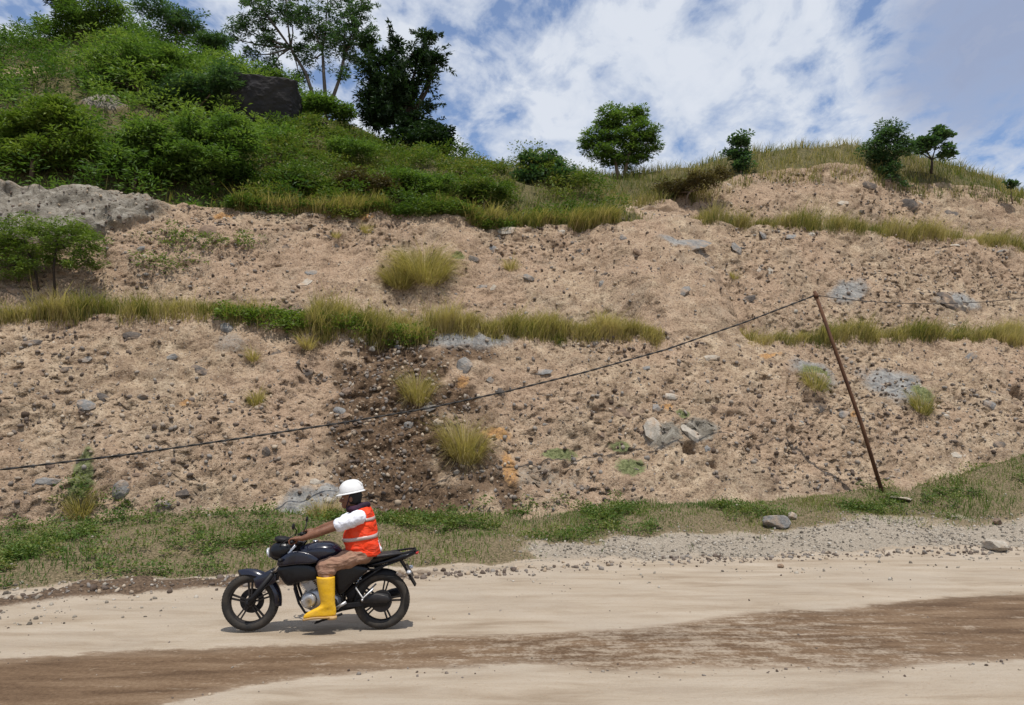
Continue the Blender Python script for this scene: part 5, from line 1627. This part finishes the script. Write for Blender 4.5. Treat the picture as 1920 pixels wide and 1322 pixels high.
vest = m.build('vest', M_VEST, rider)
for z0, hh_, tilt, a0, a1 in ((0.945, 0.036, -0.16, 0, 2 * math.pi), (1.128, 0.030, -0.12, 0.62 * math.pi, 1.38 * math.pi)):
    m = MB()
    rings = []
    n = 60 if a1 > 6 else 30
    for k in range(n + 1):
        a = a0 + (a1 - a0) * k / n
        x = math.cos(a)
        zc_ = z0 + tilt * x * 0.16
        rings.append([vest_pt(a, zc_ + q * hh_ / 2, 0.004) for q in (-1, 0, 1)] + [vest_pt(a, zc_ + q * hh_ / 2, 0.001) for q in (1, 0, -1)])
    m.ring_loft(rings, caps=a1 < 6)
    m.build('reflective_band', M_BAND, vest)

# trousers
c = MB()
c.ell(K(0.17, 0, 0.785), (0.155, 0.18, 0.105))
for s in (-1, 1):
    hp, kn_, an = K(0.18, s * 0.10, 0.785), K(0.585, s * 0.195, 0.668), K(0.548, s * 0.21, 0.545)
    c.cap(hp, kn_, 0.100, 0.073)
    c.ell(hp.lerp(kn_, 0.45), (0.12, 0.09, 0.088))
    c.cap(kn_, an, 0.073, 0.060)
    c.ell(K(0.50, s * 0.20, 0.625), (0.05, 0.06, 0.045))
c.skin('trousers', M_PANTS, rider, 0.010, 5)

# boots
for s in (-1, 1):
    y = s * 0.213
    m = MB()
    secs = [(0.580, 0.552, 0.094, 0.080), (0.545, 0.550, 0.092, 0.078), (0.45, 0.540, 0.086, 0.072), (0.36, 0.528, 0.076, 0.062), (0.31, 0.520, 0.070, 0.056), (0.288, 0.530, 0.084, 0.056), (0.270, 0.556, 0.116, 0.054), (0.252, 0.582, 0.146, 0.052), (0.226, 0.598, 0.163, 0.052), (0.200, 0.602, 0.167, 0.051), (0.188, 0.602, 0.165, 0.050)]
    rings = []
    for z, x, hx, hy in secs:
        rings.append([K(x + hx * math.cos(a) - (0.0), y + hy * math.sin(a), z - 0.028 * max(0, math.cos(a)) ** 2 * min(1, max(0, (0.31 - z) / 0.06))) for a in (2 * math.pi * k / 24 for k in range(24))])
    # hollow top: the collar turns inward
    rings.insert(0, [K(0.552 + 0.086 * math.cos(a), y + 0.072 * math.sin(a), 0.576) for a in (2 * math.pi * k / 24 for k in range(24))])
    m.ring_loft(rings)
    bt = m.build('boot', M_BOOT, rider, sub=1)
    m = MB()
    m.ring_loft([[K(0.600 + (0.168 + g) * math.cos(a), y + (0.052 + g) * math.sin(a), z - 0.028 * max(0, math.cos(a)) ** 2) for a in (2 * math.pi * k / 24 for k in range(24))] for z, g in ((0.190, 0.0), (0.182, 0.003), (0.170, 0.002))])
    m.ring_loft([[K(0.475 + 0.048 * math.cos(a), y + 0.046 * math.sin(a), z) for a in (2 * math.pi * k / 16 for k in range(16))] for z in (0.185, 0.155)])
    m.build('sole', plain('tan_sole', (0.50, 0.30, 0.10), 0.7, dirt=0.6), bt)

# hard hat
hat = MB()
HC, HR = K(0.338, 0, 1.408), Matrix.Rotation(R(11), 3, 'Y')
rings = []
for i in range(11):
    ph = math.pi / 2 * i / 10.5
    rings.append([HC + HR @ Vector((0.130 * math.cos(ph) ** 0.8 * math.cos(a), 0.112 * math.cos(ph) ** 0.8 * math.sin(a), 0.126 * math.sin(ph) + 0.006 * math.cos(ph) * (abs(math.sin(a)) < 0.3))) for a in (2 * math.pi * k / 40 for k in range(40))])
hat.ring_loft(rings)
hh_ = hat.build('hard_hat', M_HAT, rider)
m = MB()
rings = []
for g, dz in ((-0.006, 0.008), (0.004, 0.004), (0.014, -0.004), (0.015, -0.009), (0.004, -0.006), (-0.006, 0.002)):
    rings.append([HC + HR @ Vector(((0.130 + g + (max(g, 0) / 0.014) * 0.030 * max(0, math.cos(a)) ** 1.5) * math.cos(a), (0.112 + g) * math.sin(a), dz)) for a in (2 * math.pi * k / 40 for k in range(40))])
rings.append(rings[0])
m.ring_loft(rings, caps=False)
m.build('brim', M_HAT, hh_)
m = MB()
for y in (-0.028, 0, 0.028):
    m.tube([HC + HR @ Vector((0.131 * math.cos(t) ** 0.8 if math.cos(t) > 0 else -0.131 * abs(math.cos(t)) ** 0.8, y, 0.128 * math.sin(t) * (1 - (y / 0.12) ** 2))) for t in np.linspace(0.45, math.pi - 0.45, 16)], 0.007, 6)
m.build('crown_ridge', M_HAT, hh_)
m = MB()
m.tube([K(0.345, 0.09, 1.40), K(0.36, 0.078, 1.33), K(0.385, 0.045, 1.262), K(0.395, 0, 1.245), K(0.385, -0.045, 1.262), K(0.36, -0.078, 1.33), K(0.345, -0.09, 1.40)], 0.005, 6)
m.build('chin_strap', M_SCARF, hh_)

# cloth creases as real relief
tx = bpy.data.textures.new('creases', 'CLOUDS')
tx.noise_scale, tx.noise_depth = 0.075, 3
for o in list(rider.children):
    if o.name.split('.')[0] in ('shirt', 'trousers', 'vest', 'scarf'):
        dm = o.modifiers.new('creases', 'DISPLACE')
        dm.texture, dm.texture_coords = tx, 'LOCAL'
        dm.strength, dm.mid_level = (0.030 if o.name.startswith(('tr', 'sh')) else 0.018), 0.5
